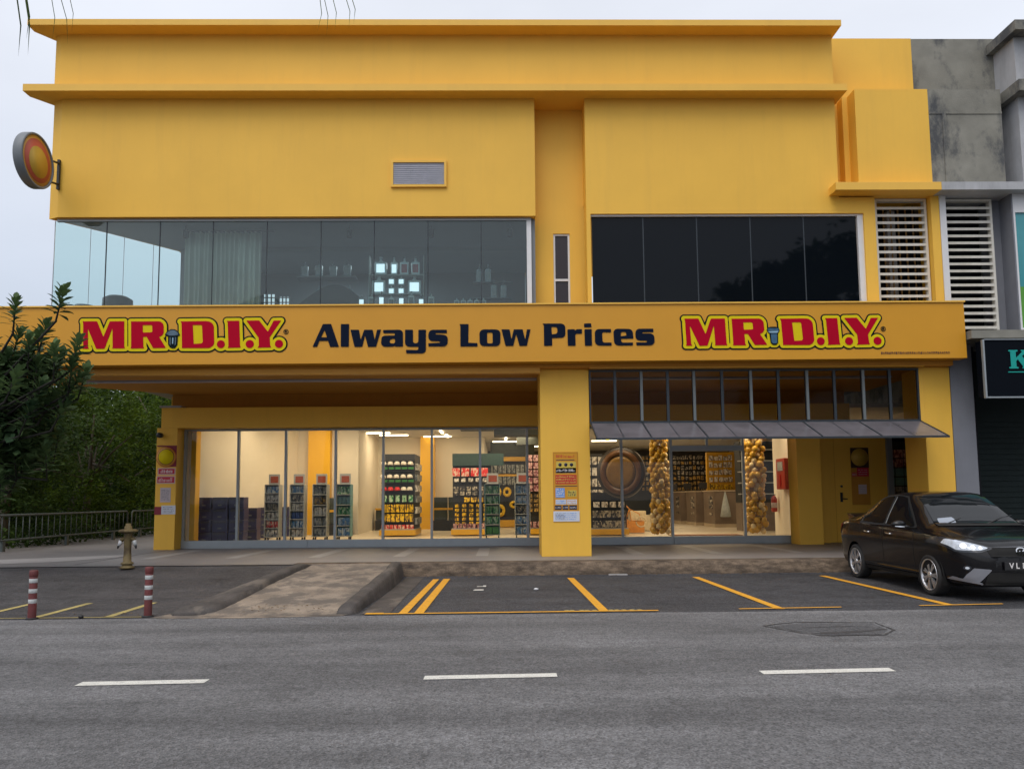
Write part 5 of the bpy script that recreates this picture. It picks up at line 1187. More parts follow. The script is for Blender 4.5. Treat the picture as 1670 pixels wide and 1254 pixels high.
M['bottle'] = mat('pale_bottle_glass', (.60, .72, .76), .15, .2, 8, spec=.8); M['bottle_lab'] = mat('glowing_white_label', (.75, .82, .86), .5, .1, 10, emit=((.75, .88, 1), 1.1)); M['bottle_dim'] = mat('dim_bottle_glass', (.20, .25, .28), .15, .2, 8, spec=.8); M['lab_dim'] = mat('dim_label', (.25, .28, .30), .5, .1, 10)  # label glow is added so they read bright through the tinted glass
def bottle(x, y, z, h, w, mb_, ml, lab, grp):
    t = T('bottle', lab, 'bottle', (x, y, z), 0, grp)
    mb = MB(); mb.box(x-w/2, x+w/2, y-w/4, y+w/4, z, z+h*.72, bev=w*.12); mb.lathe([(w*.28, h*.70), (w*.13, h*.80), (w*.12, h*.92)], (x, y, z), 'z', 12); P('glass', mb, mb_, t)
    mb = MB(); mb.lathe([(w*.15, h*.921), (w*.15, h), (0, h+.001)], (x, y, z), 'z', 10); P('stopper', mb, M['paper'] if ml is M['bottle_lab'] else M['lab_dim'], t)
    mb = MB(); mb.box(x-w*.34, x+w*.34, y-w/4-.006, y-w/4-.001, z+h*.12, z+h*.58); P('label', mb, ml, t)
    return t
yb = 17.0
tw = T('bottle_rack', 'clear tiered rack holding the tall tower of bottles upstairs', 'rack', (-2.3, yb, 5))
mb = MB()
for z in (5.69, 6.02, 6.46): mb.box(-2.9, -1.7, yb-.1, yb+.12, z-.02, z)
for x in (-2.92, -1.7): mb.box(x, x+.02, yb-.1, yb+.12, 4.9, 6.9)
P('frame', mb, M['good_grey'], tw)
for i, (x, w) in enumerate(((-2.66, .27), (-2.36, .15), (-2.13, .19), (-1.88, .19))): bottle(x, yb, 6.461, .42, w, M['bottle'], M['bottle_lab'] if i < 2 else M['good_pink'], ['wide bottle with green label, first on the top tier upstairs', 'narrow bottle with white label on the top tier upstairs', 'bottle with dull pink label third on the top tier', 'bottle with dull pink label, last on the top tier'][i], 'bottles in the tall tower')
for i, x in enumerate((-2.70, -1.90)): bottle(x, yb, 6.021, .44, .30, M['bottle'], M['bottle_lab'], ['big square bottle at the left of the middle tier upstairs', 'big square bottle at the right of the middle tier upstairs'][i], 'bottles in the tall tower')
for i, x in enumerate((-2.42, -2.2)):
    for k in range(2): bottle(x, yb, 6.022+.215*k, .21, .15, M['bottle'], M['bottle_lab'], 'small white labelled bottle between the two big square ones', 'small bottles between the big square ones')
for i in range(8): bottle(-3.05+.22*i, yb-.2, 5.70, .26+.04*(i % 3), .14, M['bottle'] if i % 2 else M['bottle_dim'], M['lab_dim'] if i % 2 else M['bottle_lab'], 'clear bottle in the bottom row of the tall tower upstairs', 'bottom row bottles of the tower')
for i in range(5): bottle(-.95+.15*i, yb-.1, 5.70, .22, .12, M['bottle'], M['lab_dim'], 'clear bottle in the low row right of the tower upstairs', 'low row bottles')
for i in range(4): bottle(-4.5+.33*i, yb+.5, 6.57+.02*(i % 2), .36, .17, M['bottle_dim'], M['lab_dim'], 'dim bottle in the upper row above the arched shelf', 'upper dim bottles')
for i in range(3): bottle(-4.15+.34*i, yb+.5, 6.02, .36, .17, M['bottle_dim'], M['lab_dim'], 'dim bottle in the lower row on the arched shelf', 'lower dim bottles')
for i, (x, z) in enumerate(((-.45, 6.35), (-.25, 6.35), (-.12, 5.98), (.1, 5.98))): bottle(x, yb+.2, z, .42, .14, M['bottle_dim'], M['lab_dim'], 'dim bottle on the small shelf near the upper glass edge', 'dim bottles near the glass edge')
for i, z in enumerate((6.33, 5.96)):
    mb = MB(); mb.box(-.6, .3, yb+.1, yb+.3, z, z+.015); tag(mb.build('glass_shelf', M['rim']), ['upper small shelf holding dim bottles near the upper glass edge', 'lower small shelf holding dim bottles near the upper glass edge'][i], 'shelf')
mb = MB(); arch = [(-5.0, 5.0)]+[(-5.0+2.2*k/16, 5.70+.66*math.sin(math.pi*(k/16)**1.2)**1.3) for k in range(17)]+[(-2.8, 5.0)]
mb.prismy(arch, yb+.35, yb+.75); tag(mb.build('arched_shelf', M['black']), 'black arched shelf with dim bottles behind the upper glass', 'shelf')
mb = MB(); mb.box(-4.65, -3.3, yb+.35, yb+.7, 6.54, 6.565); tag(mb.build('wall_shelf', M['rim']), 'dark straight shelf under the upper row of dim bottles', 'shelf')
# ---------------------------------------------------------------- black saloon
def make_car(ox, oy, rz):
    """local frame: L along the car from rear (0) to nose (4.15), W across, Z up; the nose points to -y"""
    Lc = 4.15
    Mx = Matrix.Translation((ox, oy, 0)) @ Matrix.Rotation(rz, 4, 'Z')
    def loc(L, W, Z): return Mx @ Vector((W, -L, Z))
    car = T('parked_car', 'black saloon car parked nose out in the right hand bay', 'car', (ox, oy, 0), rz)
    M['car'] = mat('black_car_paint', (.006, .006, .0075), .2, .02, 3, spec=.25, coat=.35)
    M['carglass'] = mat('dark_car_glass', (.006, .008, .010), .03, 0, 3, spec=.5)
    M['chrome'] = mat('chrome', (.65, .67, .70), .12, .02, 3, metal=1)
    M['tyre'] = mat('tyre_rubber', (.022, .022, .023), .8, .15, 20, .2, 80)
    M['alloy'] = mat('machined_alloy', (.62, .63, .66), .3, .05, 5, metal=.8)
    M['arch'] = mat('black_arch_liner', (.008, .008, .008), .9, .1, 5)
    M['grey_plastic'] = mat('silver_bumper_insert', (.20, .21, .24), .4, .05, 5)
    M['lampclear'] = mat('headlamp_lens', (.34, .38, .45), .08, .45, 25, spec=.8, emit=((.9, .95, 1), .22))  # small glow added to brighten the clear lenses
    M['lamp_glow'] = mat('glowing_headlamp_element', (.9, .9, .9), .3, 0, 1, emit=((1, .98, .95), 1.6))  # headlamp reflectors brightened by added emission
    M['lampdark'] = mat('headlamp_housing', (.03, .035, .045), .15, .1, 9, spec=.8)
    M['tail'] = mat('red_tail_lamp', (.30, .01, .015), .15, .1, 9, spec=.7)
    from_ = [0, .03, .10, .25, .45, .62, .80, 1.05, 1.35, 1.7, 2.05, 2.35, 2.7, 3.0, 3.15, 3.4, 3.7, 3.9, 4.0, 4.08, 4.13, 4.15]
    top = [.80, .95, 1.045, 1.06, 1.075, 1.10, 1.18, 1.315, 1.425, 1.485, 1.505, 1.485, 1.33, 1.12, 1.02, .975, .905, .845, .80, .74, .68, .60]
    def smooth(xs, ys, x):
        """monotone-ish cubic through the stations"""
        i = max(0, min(len(xs)-2, int(np.searchsorted(xs, x)-1))); h = xs[i+1]-xs[i]; t = (x-xs[i])/h
        def sl(k):
            if k <= 0: return (ys[1]-ys[0])/(xs[1]-xs[0])
            if k >= len(xs)-1: return (ys[-1]-ys[-2])/(xs[-1]-xs[-2])
            a, b = (ys[k]-ys[k-1])/(xs[k]-xs[k-1]), (ys[k+1]-ys[k])/(xs[k+1]-xs[k])
            return 0 if a*b <= 0 else 2*a*b/(a+b)
        m0, m1 = sl(i)*h, sl(i+1)*h
        return (2*t**3-3*t*t+1)*ys[i]+(t**3-2*t*t+t)*m0+(-2*t**3+3*t*t)*ys[i+1]+(t**3-t*t)*m1
    hwx = [0, .04, .12, .3, .7, 1.2, 2.0, 3.0, 3.5, 3.75, 3.92, 4.02, 4.09, 4.13, 4.15]; hwy = [.55, .66, .745, .79, .812, .818, .82, .815, .80, .775, .725, .66, .57, .46, .36]
    bx = [0, .05, .3, .6, 3.2, 3.8, 4.05, 4.15]; by = [.42, .30, .23, .20, .20, .20, .20, .26]
    # belt (shoulder) height and greenhouse width
    blx = [0, .1, .5, 1.0, 2.0, 3.0, 3.3, 3.7, 3.9, 4.05, 4.15]; bly = [.76, .93, .985, .985, .955, .925, .915, .85, .79, .70, .58]
    rwx = [0, .4, .62, 1.05, 1.5, 2.2, 2.5, 3.0, 3.15, 3.5, 3.95, 4.15]; rwy = [.50, .62, .60, .53, .52, .53, .56, .64, .68, .66, .55, .28]
    def section(L):
        hw = smooth(hwx, hwy, L); zb = smooth(bx, by, L); zt = smooth(from_, top, L); bl = min(smooth(blx, bly, L), zt-.01); rw = min(smooth(rwx, rwy, L), hw*.93)
        zr = zt-.05*min(1, max(0, (zt-bl)/.4))-.012
        zr = max(zr, bl+.004)
        pts = [(0, zb), (hw*.80, zb), (hw*.93, zb+.03), (hw*.975, zb+.12), (hw*.985, zb+(bl-zb)*.42), (hw*1.0, zb+(bl-zb)*.66), (hw*.998, zb+(bl-zb)*.82), (hw*.975, bl-.025), (hw*.945, bl), (hw*.925, bl+.006*(1 if zt-bl > .1 else .3))]
        # greenhouse side then roof
        w0, z0 = pts[-1]
        for t in (.33, .66, 1.0):
            pts.append((w0+(rw-w0)*t+.012*math.sin(math.pi*t), z0+(zr-z0)*t))
        pts += [(rw*.93, zr+(zt-zr)*.55), (rw*.75, zr+(zt-zr)*.8), (rw*.4, zt-.004), (0, zt)]
        return pts
    NL = 150; Ls = [Lc*(.5-.5*math.cos(math.pi*k/NL))*.35+Lc*k/NL*.65 for k in range(NL+1)]
    secs = []
    for L in Ls:
        s = section(L); pp = [s[0]]
        for a, b in zip(s[:-1], s[1:]):
            n = max(1, 3 if abs(b[1]-a[1])+abs(b[0]-a[0]) > .08 else 1)
            for q in range(1, n+1): pp.append((a[0]+(b[0]-a[0])*q/n, a[1]+(b[1]-a[1])*q/n))
        secs.append(s)
    # resample every section to the same point count
    sub = 3
    def dens(s): return [ (s[i][0]+(s[i+1][0]-s[i][0])*q/sub, s[i][1]+(s[i+1][1]-s[i][1])*q/sub) for i in range(len(s)-1) for q in range(sub)]+[s[-1]]
    secs = [dens(s) for s in secs]; n = len(secs[0])
    WR, WF, WZ, AR = .83, 3.285, .295, .355
    verts = []; faces = []
    for sgn in (1, -1):
        b = len(verts)
        for L, s in zip(Ls, secs):
            for w, z in s:
                # snap vertices near a wheel arch edge onto the circle
                Lq, zq = L, z
                verts.append(loc(Lq, sgn*w, zq))
        for i in range(NL):
            for k in range(n-1):
                q = [b+i*n+k, b+i*n+k+1, b+(i+1)*n+k+1, b+(i+1)*n+k]
                L = (Ls[i]+Ls[i+1])/2; z = sum((secs[i][k][1], secs[i][k+1][1], secs[i+1][k][1], secs[i+1][k+1][1]))/4; w = secs[i][k][0]
                faces.append(q if sgn < 0 else q[::-1])
        for i in (0, NL):
            faces.append([b+i*n+k for k in range(n)][::(1 if (i == 0) == (sgn > 0) else -1)])
    mb = MB(); mb.add(verts, faces, True); body = mb.build('body', M['car'], car)
    bm = bmesh.new(); bm.from_mesh(body.data); bmesh.ops.remove_doubles(bm, verts=bm.verts[:], dist=.0008); bmesh.ops.recalc_face_normals(bm, faces=bm.faces[:])
    bvh = BVHTree.FromBMesh(bm); bm.to_mesh(body.data); bm.free()
    # wheel openings cut out of the closed shell
    cb = bmesh.new()
    for wc in (WR, WF):
        for s in (1, -1):
            ret = bmesh.ops.create_cone(cb, cap_ends=True, segments=48, radius1=AR, radius2=AR, depth=.60)
            for v in ret['verts']: v.co = loc(wc+v.co.x, s*(.80)+v.co.z, WZ-.01+v.co.y)
    bmesh.ops.recalc_face_normals(cb, faces=cb.faces[:])
    cm = bpy.data.meshes.new('cutter'); cb.to_mesh(cm); cb.free(); co = bpy.data.objects.new('cutter', cm); C.objects.link(co)
    md = body.modifiers.new('cut', 'BOOLEAN'); md.object = co; md.operation = 'DIFFERENCE'; md.solver = 'EXACT'
    bpy.context.view_layer.update()
    # parent inverse keeps world positions, so the cutter sits where the shell does
    ev = body.evaluated_get(bpy.context.evaluated_depsgraph_get()); nm = bpy.data.meshes.new_from_object(ev)
    body.modifiers.clear(); body.data = nm; bpy.data.objects.remove(co)
    if not nm.materials: nm.materials.append(M['car'])
    for p_ in nm.polygons: p_.use_smooth = True; p_.material_index = 0
    nm.set_sharp_from_angle(angle=R(35))
    def decal(name, poly, axis, m, off=.006, cell=.03, side=1, parent=None, grow=0, holes=()):
        """outline pressed onto the body: axis 'side' gives (L,Z) outlines, 'front'/'top' (W,Z)/(W,L)"""
        pts = np.array(poly); lo = pts.min(0)-2*cell-grow; hi = pts.max(0)+2*cell+grow
        xs = np.arange(lo[0], hi[0]+cell, cell); ys = np.arange(lo[1], hi[1]+cell, cell); X_, Y_ = np.meshgrid(xs, ys)
        V, Fc = march(sdf_poly([(poly, list(holes))], X_, Y_)-grow, xs, ys); out = []; bad = set()
        for i, (a, b) in enumerate(V):
            if axis == 'side': o, d = loc(a, side*2, b), (loc(0, -side, 0)-loc(0, 0, 0))
            elif axis == 'front': o, d = loc(6, a, b), (loc(-1, 0, 0)-loc(0, 0, 0))
            elif axis == 'rear': o, d = loc(-2, a, b), (loc(1, 0, 0)-loc(0, 0, 0))
            elif axis == 'fside': dd = Vector((.70, -side*.714, 0)); o0 = loc(4.15, side*.3, b); dv = loc(-.64, -side*.77, 0)-loc(0, 0, 0); pv = loc(-.77, side*.64, 0)-loc(0, 0, 0); o, d = o0+pv*a-dv*2, dv
            else: o, d = loc(b, a, 3), Vector((0, 0, -1))
            hit = bvh.ray_cast(o, d)
            if hit[0] is None: bad.add(i); out.append(Vector((0, 0, 0)))
            else:
                nn = hit[1] if hit[1].dot(d) < 0 else -hit[1]
                out.append(hit[0]+nn*off)
        mb = MB(); mb.add(out, [f for f in Fc if not any(v in bad for v in f)], True)
        return mb.build(name, m, parent or car) if mb.f else None
    # glass
    for s in (1, -1):
        fw = [(1.95, .985), (2.86, .965), (2.30, 1.40), (2.10, 1.425), (1.93, 1.43)]
        rw_ = [(1.86, .985), (1.86, 1.425), (1.55, 1.405), (1.30, 1.34), (1.05, 1.19), (1.10, 1.0)]
        qw = [(1.0, 1.01), (.98, 1.15), (.86, 1.10), (.80, 1.03)]
        decal('window_trim', [(1.02, .965), (2.93, .948), (2.33, 1.425), (1.9, 1.45), (1.5, 1.43), (1.27, 1.365), (1.0, 1.2)], 'side', M['arch'], .004, .03, s)
        decal('window', fw, 'side', M['carglass'], .009, .03, s); decal('window', rw_, 'side', M['carglass'], .009, .03, s)
        decal('window_seal', [(1.93, .985), (1.955, .985), (1.975, 1.41), (1.95, 1.415)], 'side', M['alu'], .012, .012, s)
        decal('belt_strip', [(1.03, .955), (2.90, .935), (2.90, .945), (1.03, .965)], 'side', M['lampdark'], .012, .02, s)
        # panel gaps
        for g in ([(1.90, .33), (1.912, .33), (1.922, .95), (1.908, .95)], [(2.88, .33), (2.892, .33), (2.90, .90), (2.888, .93)], [(1.16, .62), (1.172, .60), (1.04, .97), (1.028, .97)], [(1.22, .33), (2.88, .33), (2.88, .342), (1.22, .342)]):
            decal('panel_gap', g, 'side', M['arch'], .002, .010, s)
        decal('sill_trim', [(1.2, .225), (2.92, .225), (2.92, .275), (1.2, .275)], 'side', M['arch'], .012, .03, s)
        decal('tail_lamp', [(.005, .74), (.16, .76), (.30, .93), (.14, .985), (.01, .90)], 'side', M['tail'], .008, .015, s)
        decal('headlight', [(.0, .0), (.0, .0), (.0, .0)], 'side', M['lampclear'], .01, .02, s) if False else None
    ws = [(-.60, 1.005), (.60, 1.005), (.50, 1.42), (.25, 1.45), (-.25, 1.45), (-.50, 1.42)]
    decal('windscreen', ws, 'front', M['carglass'], .008, .03)
    decal('windscreen_cowl', [(-.62, .985), (.62, .985), (.60, 1.012), (-.60, 1.012)], 'front', M['arch'], .012, .02)
    decal('rear_window', [(-.50, 1.12), (.50, 1.12), (.44, 1.38), (-.44, 1.38)], 'rear', M['carglass'], .008, .04)
    for s in (1, -1):
        hl = [(s*.36, .715), (s*.50, .765), (s*.785, .850), (s*.805, .77), (s*.74, .672), (s*.52, .665)]
        hb = decal('headlight', hl, 'front', M['lampdark'], .006, .015, grow=.006)
        decal('lens', [(s*.40, .716), (s*.50, .752), (s*.765, .828), (s*.785, .77), (s*.73, .690), (s*.52, .682)], 'front', M['lampclear'], .014, .010, parent=hb)
        for q, (w_, z_, r_) in enumerate(((.50, .715, .018), (.58, .725, .022), (.67, .742, .027))):
            decal('reflector', circ(s*w_, z_, r_, 16), 'front', M['lamp_glow'], .018, .008, parent=hb)
        decal('fog_lamp', circ(s*.655, .455, .034, 20), 'front', M['lampdark'], .010, .012); decal('fog_lens', circ(s*.655, .455, .018, 20), 'front', M['lampclear'], .015, .010)
        decal('bumper_insert', [(s*.60, .455), (s*.40, .440), (s*.47, .36), (s*.56, .25), (s*.70, .28), (s*.66, .37)], 'front', M['grey_plastic'], .010, .015)
        decal('bumper_blade', [(s*.50, .235), (s*.755, .29), (s*.75, .33), (s*.52, .262)], 'front', M['grey_plastic'], .016, .012)
    decal('grille', [(-.44, .72), (.44, .72), (.40, .61), (-.40, .61)], 'front', M['arch'], .006, .02)
    for k in range(3): decal('grille_bar', [(-.42, .634+.03*k), (.42, .634+.03*k), (.42, .645+.03*k), (-.42, .645+.03*k)], 'front', M['car'], .014, .012)
    decal('grille_chrome', [(-.46, .728), (.46, .728), (.46, .740), (-.46, .740)], 'front', M['grey_plastic'], .012, .012)
    decal('lower_grille', [(-.44, .40), (.44, .40), (.50, .235), (-.50, .235)], 'front', M['arch'], .007, .025)
    for k in range(5): decal('grille_bar', [(-.45, .258+.03*k), (.45, .258+.03*k), (.45, .266+.03*k), (-.45, .266+.03*k)], 'front', M['lampdark'], .013, .014)
    bdg = decal('badge', circ(0, .672, .075, 24, .048), 'front', M['chrome'], .020, .008, holes=[circ(0, .672, .062, 24, .036)])
    decal('badge_stroke', [(-.035, .672), (-.008, .650), (.045, .690), (.040, .698), (-.008, .664), (-.028, .682)], 'front', M['chrome'], .022, .006)
    # number plate, a flat board just ahead of the bumper
    pl = MB(); pl.box(-.26, .26, -(4.19), -(4.178), .435, .545, bev=.003); plate = pl.build('number_plate', M['black'], car, M=Mx)
    cu_ = bpy.data.curves.new('plate', 'FONT'); cu_.body = 'V L 18003'; cu_.size = .105; cu_.align_x = 'CENTER'; cu_.align_y = 'CENTER'; cu_.extrude = .001; cu_.offset = .002
    to = bpy.data.objects.new('plate_text_curve', cu_); C.objects.link(to); dg = bpy.context.evaluated_depsgraph_get(); me = bpy.data.meshes.new_from_object(to.evaluated_get(dg)); bpy.data.objects.remove(to)
    for v in me.vertices: v.co = Mx @ Vector((v.co.x*.92, -4.192-v.co.z, .49+v.co.y))
    me.materials.clear(); me.materials.append(M['wink']); o = bpy.data.objects.new('plate_letters', me); C.objects.link(o); o.parent = plate; o.matrix_parent_inverse = wmat(plate).inverted()
    # mirrors, handles, wipers, spoiler, fin
    for s in (1, -1):
        bm = bmesh.new(); bmesh.ops.create_icosphere(bm, subdivisions=3, radius=1)
        for v in bm.verts:
            v.co = loc(2.70+v.co.y*.065*(1.2 if v.co.y > 0 else .6), s*.925+v.co.x*.115, 1.00+v.co.z*.065)
        mb = MB(); mb.frombm(bm, True); mr = mb.build('wing_mirror', M['car'], car)
        mb = MB(); mb.tube([loc(2.74, s*.78, .955), loc(2.72, s*.86, .975)], .022, 8); mb.build('mirror_arm', M['black'], mr)
        mb = MB(); mb.tube([loc(2.772, s*.87, .965), loc(2.785, s*.93, .966), loc(2.75, s*1.0, .972)], [.009, .011, .007], 6); mb.build('indicator', M['lampclear'], mr)
        for L_ in (1.28, 2.05):
            mb = MB(); mb.tube([loc(L_, s*.815, .835), loc(L_+.02, s*.835, .842), loc(L_+.15, s*.835, .835), loc(L_+.17, s*.815, .830)], .013, 8); mb.build('door_handle', M['chrome'], car)
    for a in (-.45, .15):
        mb = MB(); mb.tube([loc(3.17, a, 1.015), loc(3.03, a+.30, 1.10), loc(2.98, a+.48, 1.13)], [.010, .007, .005], 6); mb.build('wiper', M['black'], car)
    mb = MB(); mb.add([loc(.05, -.56, 1.00), loc(.05, .56, 1.00), loc(.42, .58, 1.05), loc(.42, -.58, 1.05), loc(-.01, -.56, 1.115), loc(-.01, .56, 1.115), loc(.28, .58, 1.085), loc(.28, -.58, 1.085)], [(0, 1, 2, 3), (7, 6, 5, 4), (0, 4, 5, 1), (1, 5, 6, 2), (2, 6, 7, 3), (3, 7, 4, 0)]); mb.build('spoiler', M['car'], car)
    # wheels
    for L_ in (WR, WF):
        for s in (1, -1):
            wc = loc(L_, s*.715, WZ)
            mb = MB(); mb.lathe([(.20, -.09), (.27, -.095), (.290, -.08), (.295, -.04), (.295, .04), (.290, .08), (.27, .095), (.222, .09), (.215, -.08)], (0, 0, 0), 'x', 40, cap=False)
            Mw_ = Matrix.Translation(wc) @ Matrix.Rotation(rz + (0 if s > 0 else math.pi), 4, 'Z')
            w = mb.build('wheel', M['tyre'], car, M=Mw_)
            mb = MB(); mb.lathe([(.215, .030), (.228, .092), (.218, .097), (.206, .070), (.204, .030)], (0, 0, 0), 'x', 40, cap=False)
            for q in range(7):
                for dq in (-.10, .10):
                    t = 2*math.pi*q/7; t2 = t+dq*1.3; t1 = t+dq*.6
                    a = Vector((.082, math.cos(t1)*.05, math.sin(t1)*.05)); b = Vector((.078, math.cos(t2)*.212, math.sin(t2)*.212)); pr = Vector((0, -math.sin(t), math.cos(t)))*.0125
                    mb.add([a-pr, a+pr, b+pr*1.1, b-pr*1.1, a-pr+Vector((-.03, 0, 0)), a+pr+Vector((-.03, 0, 0)), b+pr+Vector((-.03, 0, 0)), b-pr+Vector((-.03, 0, 0))], [(0, 1, 2, 3), (7, 6, 5, 4), (0, 4, 5, 1), (1, 5, 6, 2), (2, 6, 7, 3), (3, 7, 4, 0)])
            mb.lathe([(.055, .060), (.05, .088), (.03, .094), (0, .095)], (0, 0, 0), 'x', 20)
            mb.build('rim', M['alloy'], w, M=Mw_)
            mb = MB(); mb.lathe([(.198, -.03), (.198, .02), (.0, .021)], (0, 0, 0), 'x', 30); mb.build('brake_backing', M['arch'], w, M=Mw_)
            # arch liner
            mb = MB(); vs = []; fs = []; K_ = 18
            for k in range(K_+1):
                t = math.pi*(-.12+1.24*k/K_)
                for w_, rr in ((s*.79, AR+.001), (s*.50, AR+.001)): vs.append(loc(L_+rr*math.cos(t), w_, WZ+rr*math.sin(t)))
            for k in range(K_): fs.append((2*k, 2*k+1, 2*k+3, 2*k+2))
            mb.add(vs, fs, True); c0 = len(mb.v)
            vs = [loc(L_+(AR+.001)*math.cos(math.pi*(-.12+1.24*k/K_)), s*.50, WZ+(AR+.001)*math.sin(math.pi*(-.12+1.24*k/K_))) for k in range(K_+1)]
            mb.add(vs, [tuple(range(K_+1))]); mb.build('wheel_arch', M['arch'], car)
            # raised arch lip
    mb = MB(); mb.add([loc(.5, -.7, .21), loc(3.7, -.7, .21), loc(3.7, .7, .21), loc(.5, .7, .21)], [(0, 1, 2, 3)]); mb.build('underside', M['arch'], car)
    # paper on the dashboard, leaning behind the windscreen
    decal_o = decal('dash_card', [(-.53, 1.02), (-.27, 1.02), (-.27, 1.105), (-.52, 1.085)], 'front', col('dash_paper', (.30, .34, .40), .3, .05), .0125, .03)
    return car
make_car(7.09, 14.47, R(-1.5))
# ---------------------------------------------------------------- planting
def leafmat(name, c1, c2, sc=.9, trans=.35):
    m = bpy.data.materials.new(name); m.use_nodes = True; nt = m.node_tree; N, L = nt.nodes.new, nt.links.new; p = nt.nodes['Principled BSDF']
    g = N('ShaderNodeNewGeometry'); no = N('ShaderNodeTexNoise'); no.inputs['Scale'].default_value = sc; no.inputs['Detail'].default_value = 5; L(g.outputs['Position'], no.inputs['Vector'])
    r = N('ShaderNodeMapRange'); r.inputs['From Min'].default_value = .35; r.inputs['From Max'].default_value = .65; L(no.outputs[0], r.inputs[0])
    w = N('ShaderNodeTexWhiteNoise'); w.noise_dimensions = '1D'; L(g.outputs['Random Per Island'], w.inputs['W'])
    a = N('ShaderNodeMath'); a.operation = 'MULTIPLY_ADD'; L(w.outputs['Value'], a.inputs[0]); a.inputs[1].default_value = .5; L(r.outputs[0], a.inputs[2])
    b = N('ShaderNodeMath'); b.operation = 'MULTIPLY'; L(a.outputs[0], b.inputs[0]); b.inputs[1].default_value = .67
    x = N('ShaderNodeMix'); x.data_type = 'RGBA'; L(b.outputs[0], x.inputs[0]); x.inputs[6].default_value = (*c1, 1); x.inputs[7].default_value = (*c2, 1)
    L(x.outputs[2], p.inputs['Base Color']); p.inputs['Roughness'].default_value = .55; p.inputs['Specular IOR Level'].default_value = .15
    t = N('ShaderNodeBsdfTranslucent'); L(x.outputs[2], t.inputs[0]); mx = N('ShaderNodeMixShader'); mx.inputs[0].default_value = trans
    L(p.outputs[0], mx.inputs[1]); L(t.outputs[0], mx.inputs[2]); L(mx.outputs[0], nt.nodes['Material Output'].inputs[0])
    return m
M['leaf_a'] = leafmat('mid_green_leaves', (.012, .032, .006), (.12, .19, .018))
M['leaf_b'] = leafmat('deep_green_leaves', (.012, .030, .009), (.080, .135, .024))
M['leaf_c'] = leafmat('dark_glossy_leaves', (.024, .056, .028), (.12, .19, .07), 2.0, .25)
M['bark_dark'] = mat('dark_brown_bark', (.016, .015, .012), .9, .3, 6, .5, 25)
M['bark'] = mat('grey_brown_bark', (.10, .085, .065), .9, .35, 6, .6, 25)
def crown_mesh(name, c, rad, nclump, per, leaf, seed, m, parent, flat=.8):
    rg = np.random.default_rng(seed); c = np.array(c); rad = np.array(rad)
    d = rg.normal(size=(nclump, 3)); d /= np.linalg.norm(d, axis=1)[:, None]
    cc = c+d*rad*(rg.uniform(.35, 1.0, nclump)**.6)[:, None]
    cr = rg.uniform(.12, .22, nclump)*rad.mean()
    P_ = np.repeat(cc, per, 0)+rg.normal(size=(nclump*per, 3))*np.repeat(cr, per)[:, None]*np.array([.6, .6, .42])
    n = len(P_); ax = rg.normal(size=(n, 3)); ax[:, 2] = ax[:, 2]*.5-.15; ax /= np.linalg.norm(ax, axis=1)[:, None]
    up = rg.normal(size=(n, 3))*.6+np.array([0, 0, 1.]); w = np.cross(ax, up); w /= np.linalg.norm(w, axis=1)[:, None]
    nn = np.cross(w, ax); ln = leaf*rg.uniform(.6, 1.3, n)[:, None]
    V = np.stack([P_, P_+ax*ln*.5+w*ln*.24-nn*ln*.03, P_+ax*ln, P_+ax*ln*.5-w*ln*.24-nn*ln*.03], 1).reshape(-1, 3)
    me = bpy.data.meshes.new(name); me.vertices.add(n*4); me.vertices.foreach_set('co', V.ravel())
    me.loops.add(n*4); me.loops.foreach_set('vertex_index', np.arange(n*4)); me.polygons.add(n); me.polygons.foreach_set('loop_start', np.arange(n)*4); me.polygons.foreach_set('loop_total', np.full(n, 4))
    me.materials.append(m); me.update(calc_edges=True); me.validate()
    o = bpy.data.objects.new(name, me); C.objects.link(o); o.parent = parent; o.matrix_parent_inverse = wmat(parent).inverted(); return o
def tree(x, y, z0, c, rad, lab, m, seed, nclump=70, per=150, leaf=.16, grp='dark trees beyond the railings', r0=.16):
    t = T('leafy_tree', lab, 'tree', (x, y, z0), 0, grp)
    mb = MB(); rd = random.Random(seed); top = Vector(c)
    mb.tube([(x, y, z0-.2), (x+rd.uniform(-.1, .1), y, (z0+c[2]-rad[2]*.4)/2), (c[0], c[1], c[2]-rad[2]*.2), (c[0], c[1], c[2]+rad[2]*.5)], [r0, r0*.8, r0*.5, .03], 9)
    for k in range(9):
        a = rd.uniform(0, 6.28); q = Vector((c[0]+math.cos(a)*rad[0]*.75, c[1]+math.sin(a)*rad[1]*.75, c[2]+rd.uniform(-.4, .6)*rad[2])); s = Vector((c[0], c[1], c[2]-rad[2]*rd.uniform(.1, .6)))
        mb.tube([s, s.lerp(q, .5)+Vector((0, 0, .15)), q], [r0*.35, r0*.2, .02], 6)
    P('trunk', mb, M['bark'], t)
    crown_mesh('crown', c, rad, nclump, per, leaf, seed, m, t)
    return t
tree(-13.6, 21.5, -.0, (-13.6, 21.7, 3.2), (1.9, 2.2, 2.6), 'dark bushy tree crowding the near end of the railing', M['leaf_b'], 1, 70, 170, .13)
tree(-14.2, 26.5, -.2, (-14.0, 26.5, 3.2), (2.3, 2.4, 3.2), 'brighter green bushy tree behind the middle of the railing', M['leaf_a'], 2, 90, 190, .14)
tree(-13.8, 32.5, -.2, (-13.4, 32.5, 3.8), (2.4, 2.6, 4.0), 'brighter green tree close to the corner of the yellow building', M['leaf_a'], 3, 90, 180, .15)
tree(-17.5, 25.5, -.3, (-17.5, 25.5, 3.3), (2.8, 2.6, 3.3), 'dark broad tree second row back at the left edge', M['leaf_b'], 4, 80, 150, .17)
